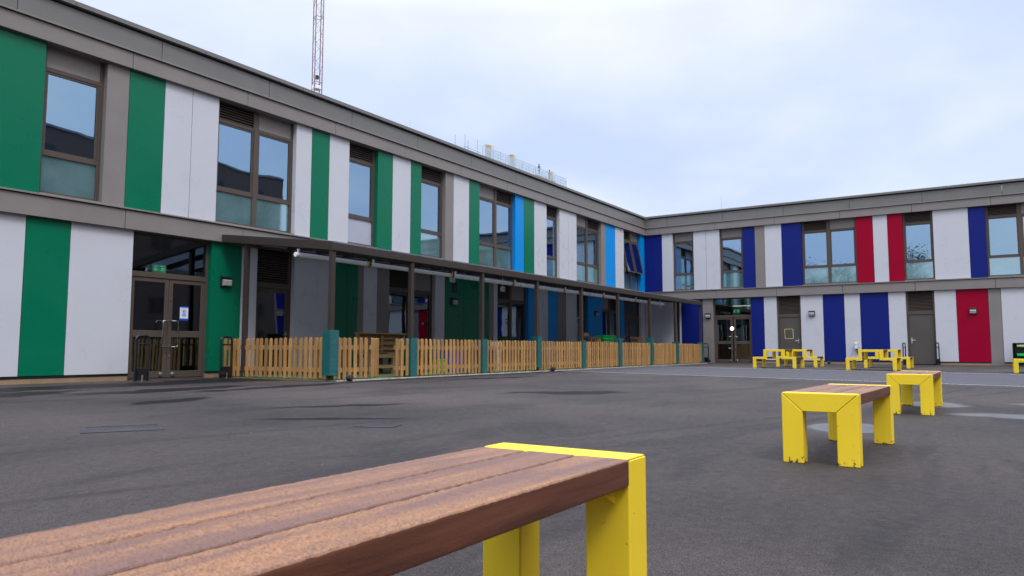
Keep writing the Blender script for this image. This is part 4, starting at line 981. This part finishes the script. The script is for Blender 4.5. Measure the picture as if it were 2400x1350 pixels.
# ------------------------------------------------------------------ tower crane far behind
cr = thing('tower_crane', 'thin red lattice mast of a tower crane above the left roof', 'crane', (44.5, 74.7, 0))
def mast(cx, cy, hw, z0, z1, rot):
    ch = MB(); br = MB(); cs = [Vector((hw * math.cos(rot + k * math.pi / 2), hw * math.sin(rot + k * math.pi / 2), 0)) for k in range(4)]
    for c in cs: ch.box(cx + c.x - .055, cx + c.x + .055, cy + c.y - .055, cy + c.y + .055, z0, z1)
    z = z0; st = 1.55; i = 0
    while z < z1 - st:
        for k in range(4):
            a, b = cs[k], cs[(k + 1) % 4]
            if i % 2: a, b = b, a
            br.tube([(cx + a.x, cy + a.y, z), (cx + b.x, cy + b.y, z + st)], .022, 4)
            if i % 7 == 0: br.tube([(cx + a.x, cy + a.y, z), (cx + b.x, cy + b.y, z)], .05, 4)
        z += st; i += 1
    ch.build('mast_chords', CRANEM, cr); br.build('mast_bracing', CRANEM, cr)
mast(44.5, 74.7, .86, 0, 78, R(22))
MB().box(44.5 - .55, 44.5 + .55, 74.7 - .55, 74.7 + .55, 42.3, 42.9).build('rest_platform', GALV, cr); MB().box(44.3, 44.7, 74.5, 74.9, 44.0, 44.6).build('hook_block', BLACK, cr)
MB().box(43, 46, 73.2, 76.2, -.01, .6).build('base', CONC, cr)

# ------------------------------------------------------------------ unfinished tower block with scaffolding far behind
tb = thing('unfinished_building', 'unfinished concrete block with pale stub columns far behind the left wing', 'building', (65, 54, 0))
MB().box(52, 80.5, 50.8, 62, 0, 29.6).build('body', CONC, tb); MB().box(51.8, 80.8, 50.6, 62.2, 29.605, 29.95).build('roof_slab', CONC, tb)
for x, zt in ((59.4, 33.05), (66.2, 33.0), (79.1, 32.75)):
    MB().box(x - .3, x + .3, 51, 51.6, 29.955, zt - 1.25).build('column', CONC, tb); MB().box(x - .31, x + .31, 50.99, 51.61, zt - 1.245, zt).build('formwork', PLYW, tb)
    for k in (0, 1): MB().tube([(x - 1.2, 51.3 - .3 + .6 * k, zt - .1 - .15 * k), (x + 1.2, 51.3 + .3 - .6 * k, zt - .1 + .15 * k)], .04, 4).build('cross_bar', SCAFM, tb)
for x in (63.3, 70.6): MB().box(x, x + .9, 53, 54, 29.96, 31.2).build('stacked_formwork', BLUEP if x > 65 else SCAFM, tb)
sc = thing('scaffolding', 'scaffold tubes with pale netting around the unfinished block', 'scaffolding', (65, 50.2, 0))
u_ = MB(); h_ = MB()
xs = [48.94, 51.34, 52.1, 54.5] + [56.6 + 2.15 * k for k in range(13)]
zs = [32.0, 32.7, 31.9, 32.6] + [32.2 - .06 * k + random.uniform(-.15, .35) for k in range(13)]
for x, z in zip(xs, zs):
    u_.tube([(x, 50.0, 0 if x > 56 else 20), (x, 50.0, z)], .045, 5)
    if x > 56: u_.tube([(x, 50.5, 20), (x, 50.5, z - .3)], .04, 5)
for z in (30.0, 30.5, 31.0, 31.5, 32.0): h_.tube([(56.4, 49.95, z), (82.4, 49.95, z - .1)], .028, 4)
for z in (30.3, 30.8): h_.tube([(51.0, 49.95, z), (55.3, 49.95, z - .1)], .04, 4)
h_.tube([(48.94, 50, 20), (55, 50, 20)], .04, 4)
u_.build('uprights', SCAFM, sc); h_.build('ledgers', SCAFM, sc)
MB().box(56.2, 82.4, 49.86, 49.88, 24, 32.0).build('netting', NET, sc)
MB().box(56.2, 82.4, 50.0, 50.58, 29.95, 30.02).build('deck', PLYW, sc)

def person(x, y, z, rot, label):
    o = thing('person', label, 'person', (x, y, z), rot, 'workers on the scaffolding', abs_coords=False)
    J = [((0, 0, .95), .15), ((0, 0, 1.15), .14), ((0, 0, 1.40), .17), ((0, 0, 1.52), .06), ((0, 0, 1.60), .075), ((0, .01, 1.70), .10), ((0, 0, 1.78), .07),
         ((.10, 0, .88), .10), ((.12, .02, .48), .07), ((.12, 0, .08), .05), ((.13, .12, .04), .045),
         ((-.10, 0, .88), .10), ((-.12, .02, .48), .07), ((-.12, 0, .08), .05), ((-.13, .12, .04), .045),
         ((.20, 0, 1.42), .065), ((.27, 0, 1.15), .05), ((.24, .16, .95), .04), ((-.20, 0, 1.42), .065), ((-.27, 0, 1.15), .05), ((-.22, .2, 1.05), .04)]
    E_ = [(0, 1), (1, 2), (2, 3), (3, 4), (4, 5), (5, 6), (0, 7), (7, 8), (8, 9), (9, 10), (0, 11), (11, 12), (12, 13), (13, 14), (2, 15), (15, 16), (16, 17), (2, 18), (18, 19), (19, 20)]
    me = bpy.data.meshes.new('body'); me.from_pydata([j[0] for j in J], E_, []); me.materials.append(DKCLOTH)
    b = bpy.data.objects.new('body', me); COL.objects.link(b); b.parent = o
    b.modifiers.new('skin', 'SKIN'); b.modifiers.new('sub', 'SUBSURF').levels = 1; b.modifiers['sub'].render_levels = 1
    for v, j in zip(me.skin_vertices[0].data, J): v.radius = (j[1], j[1])
    me.skin_vertices[0].data[0].use_root = True
    MB().lathe([(.115, 1.70), (.125, 1.74), (.10, 1.82), (.04, 1.86)], (0, 0, 0), 12).build('helmet', BLUEP, o, smooth=True)
person(73.3, 50.3, 31.0, R(170), 'person in dark work clothes on the scaffolding, left of the pair'); person(76.9, 50.3, 30.75, R(200), 'person in dark work clothes on the scaffolding, right of the pair')
MB().box(72, 79, 50.0, 50.58, 30.68, 30.74).build('deck', PLYW, sc)

# ------------------------------------------------------------------ behind the camera: brick flats and trees mirrored in the glass
fl = thing('brick_flats', 'dark brown brick block of flats mirrored in the left windows', 'building', (-30, -52, 0))
MB().box(-78, 15.6, -62, -47, 0, 18.3).build('wall', DBRICK, fl); MB().box(-78.1, 15.7, -62.1, -46.9, 18.302, 18.5).build('roof', OLIVE, fl)
for fz in range(6):
    for k in range(18):
        x = -75 + 5.1 * k; z = .9 + 2.9 * fz
        f = MB(); f.box(x, x + 1.9, -46.99, -46.93, z, z + 1.5); wd = f.build('window', FRAME, fl)
        p_ = MB(); p_.box(x + .08, x + .9, -46.925, -46.91, z + .08, z + 1.42); p_.box(x + 1.0, x + 1.82, -46.925, -46.91, z + .08, z + 1.42); p_.build('pane', BLACK, wd)
def tree(x, y, h, r, label, seed):
    rn = random.Random(seed); o = thing('tree', label, 'tree', (x, y, 0), 0, 'trees behind the camera')
    t = MB(); t.tube([(x, y, 0), (x + .1, y, h * .35), (x - .1, y + .1, h * .7)], .28, 8, r2=.1)
    for k in range(7):
        a = rn.uniform(0, 6.28); t.tube([(x, y, h * (.3 + .05 * k)), (x + math.cos(a) * r * .7, y + math.sin(a) * r * .7, h * (.5 + .06 * k))], .09, 6, r2=.03)
    t.build('trunk', BARK, o)
    c = MB(); cl = [(x + rn.gauss(0, r * .45), y + rn.gauss(0, r * .45), h * .62 + rn.gauss(0, h * .16), rn.random()) for _ in range(46)]
    for cx, cy, cz, tn in cl:
        for _ in range(300):
            v = Vector((rn.gauss(0, 1), rn.gauss(0, 1), rn.gauss(0, .8))) * r * .22; p = Vector((cx, cy, cz)) + v
            a = Vector((rn.uniform(-1, 1), rn.uniform(-1, 1), rn.uniform(-1, 1))).normalized(); b = a.orthogonal().normalized(); s_ = rn.uniform(.06, .13)
            c._add([p - a * s_, p + b * s_ * .6, p + a * s_, p - b * s_ * .6], [(0, 1, 2, 3)], tn)
    c.build('crown', LEAF, o)
tree(-76, -5, 13.5, 4.2, 'bushy green tree mirrored in the right windows, left of three', 1); tree(-84, -10, 10.5, 3.6, 'lower round tree mirrored in the right windows', 2); tree(-80, 4, 13, 4.4, 'broad tree behind the left wing end mirrored in the glass', 3)
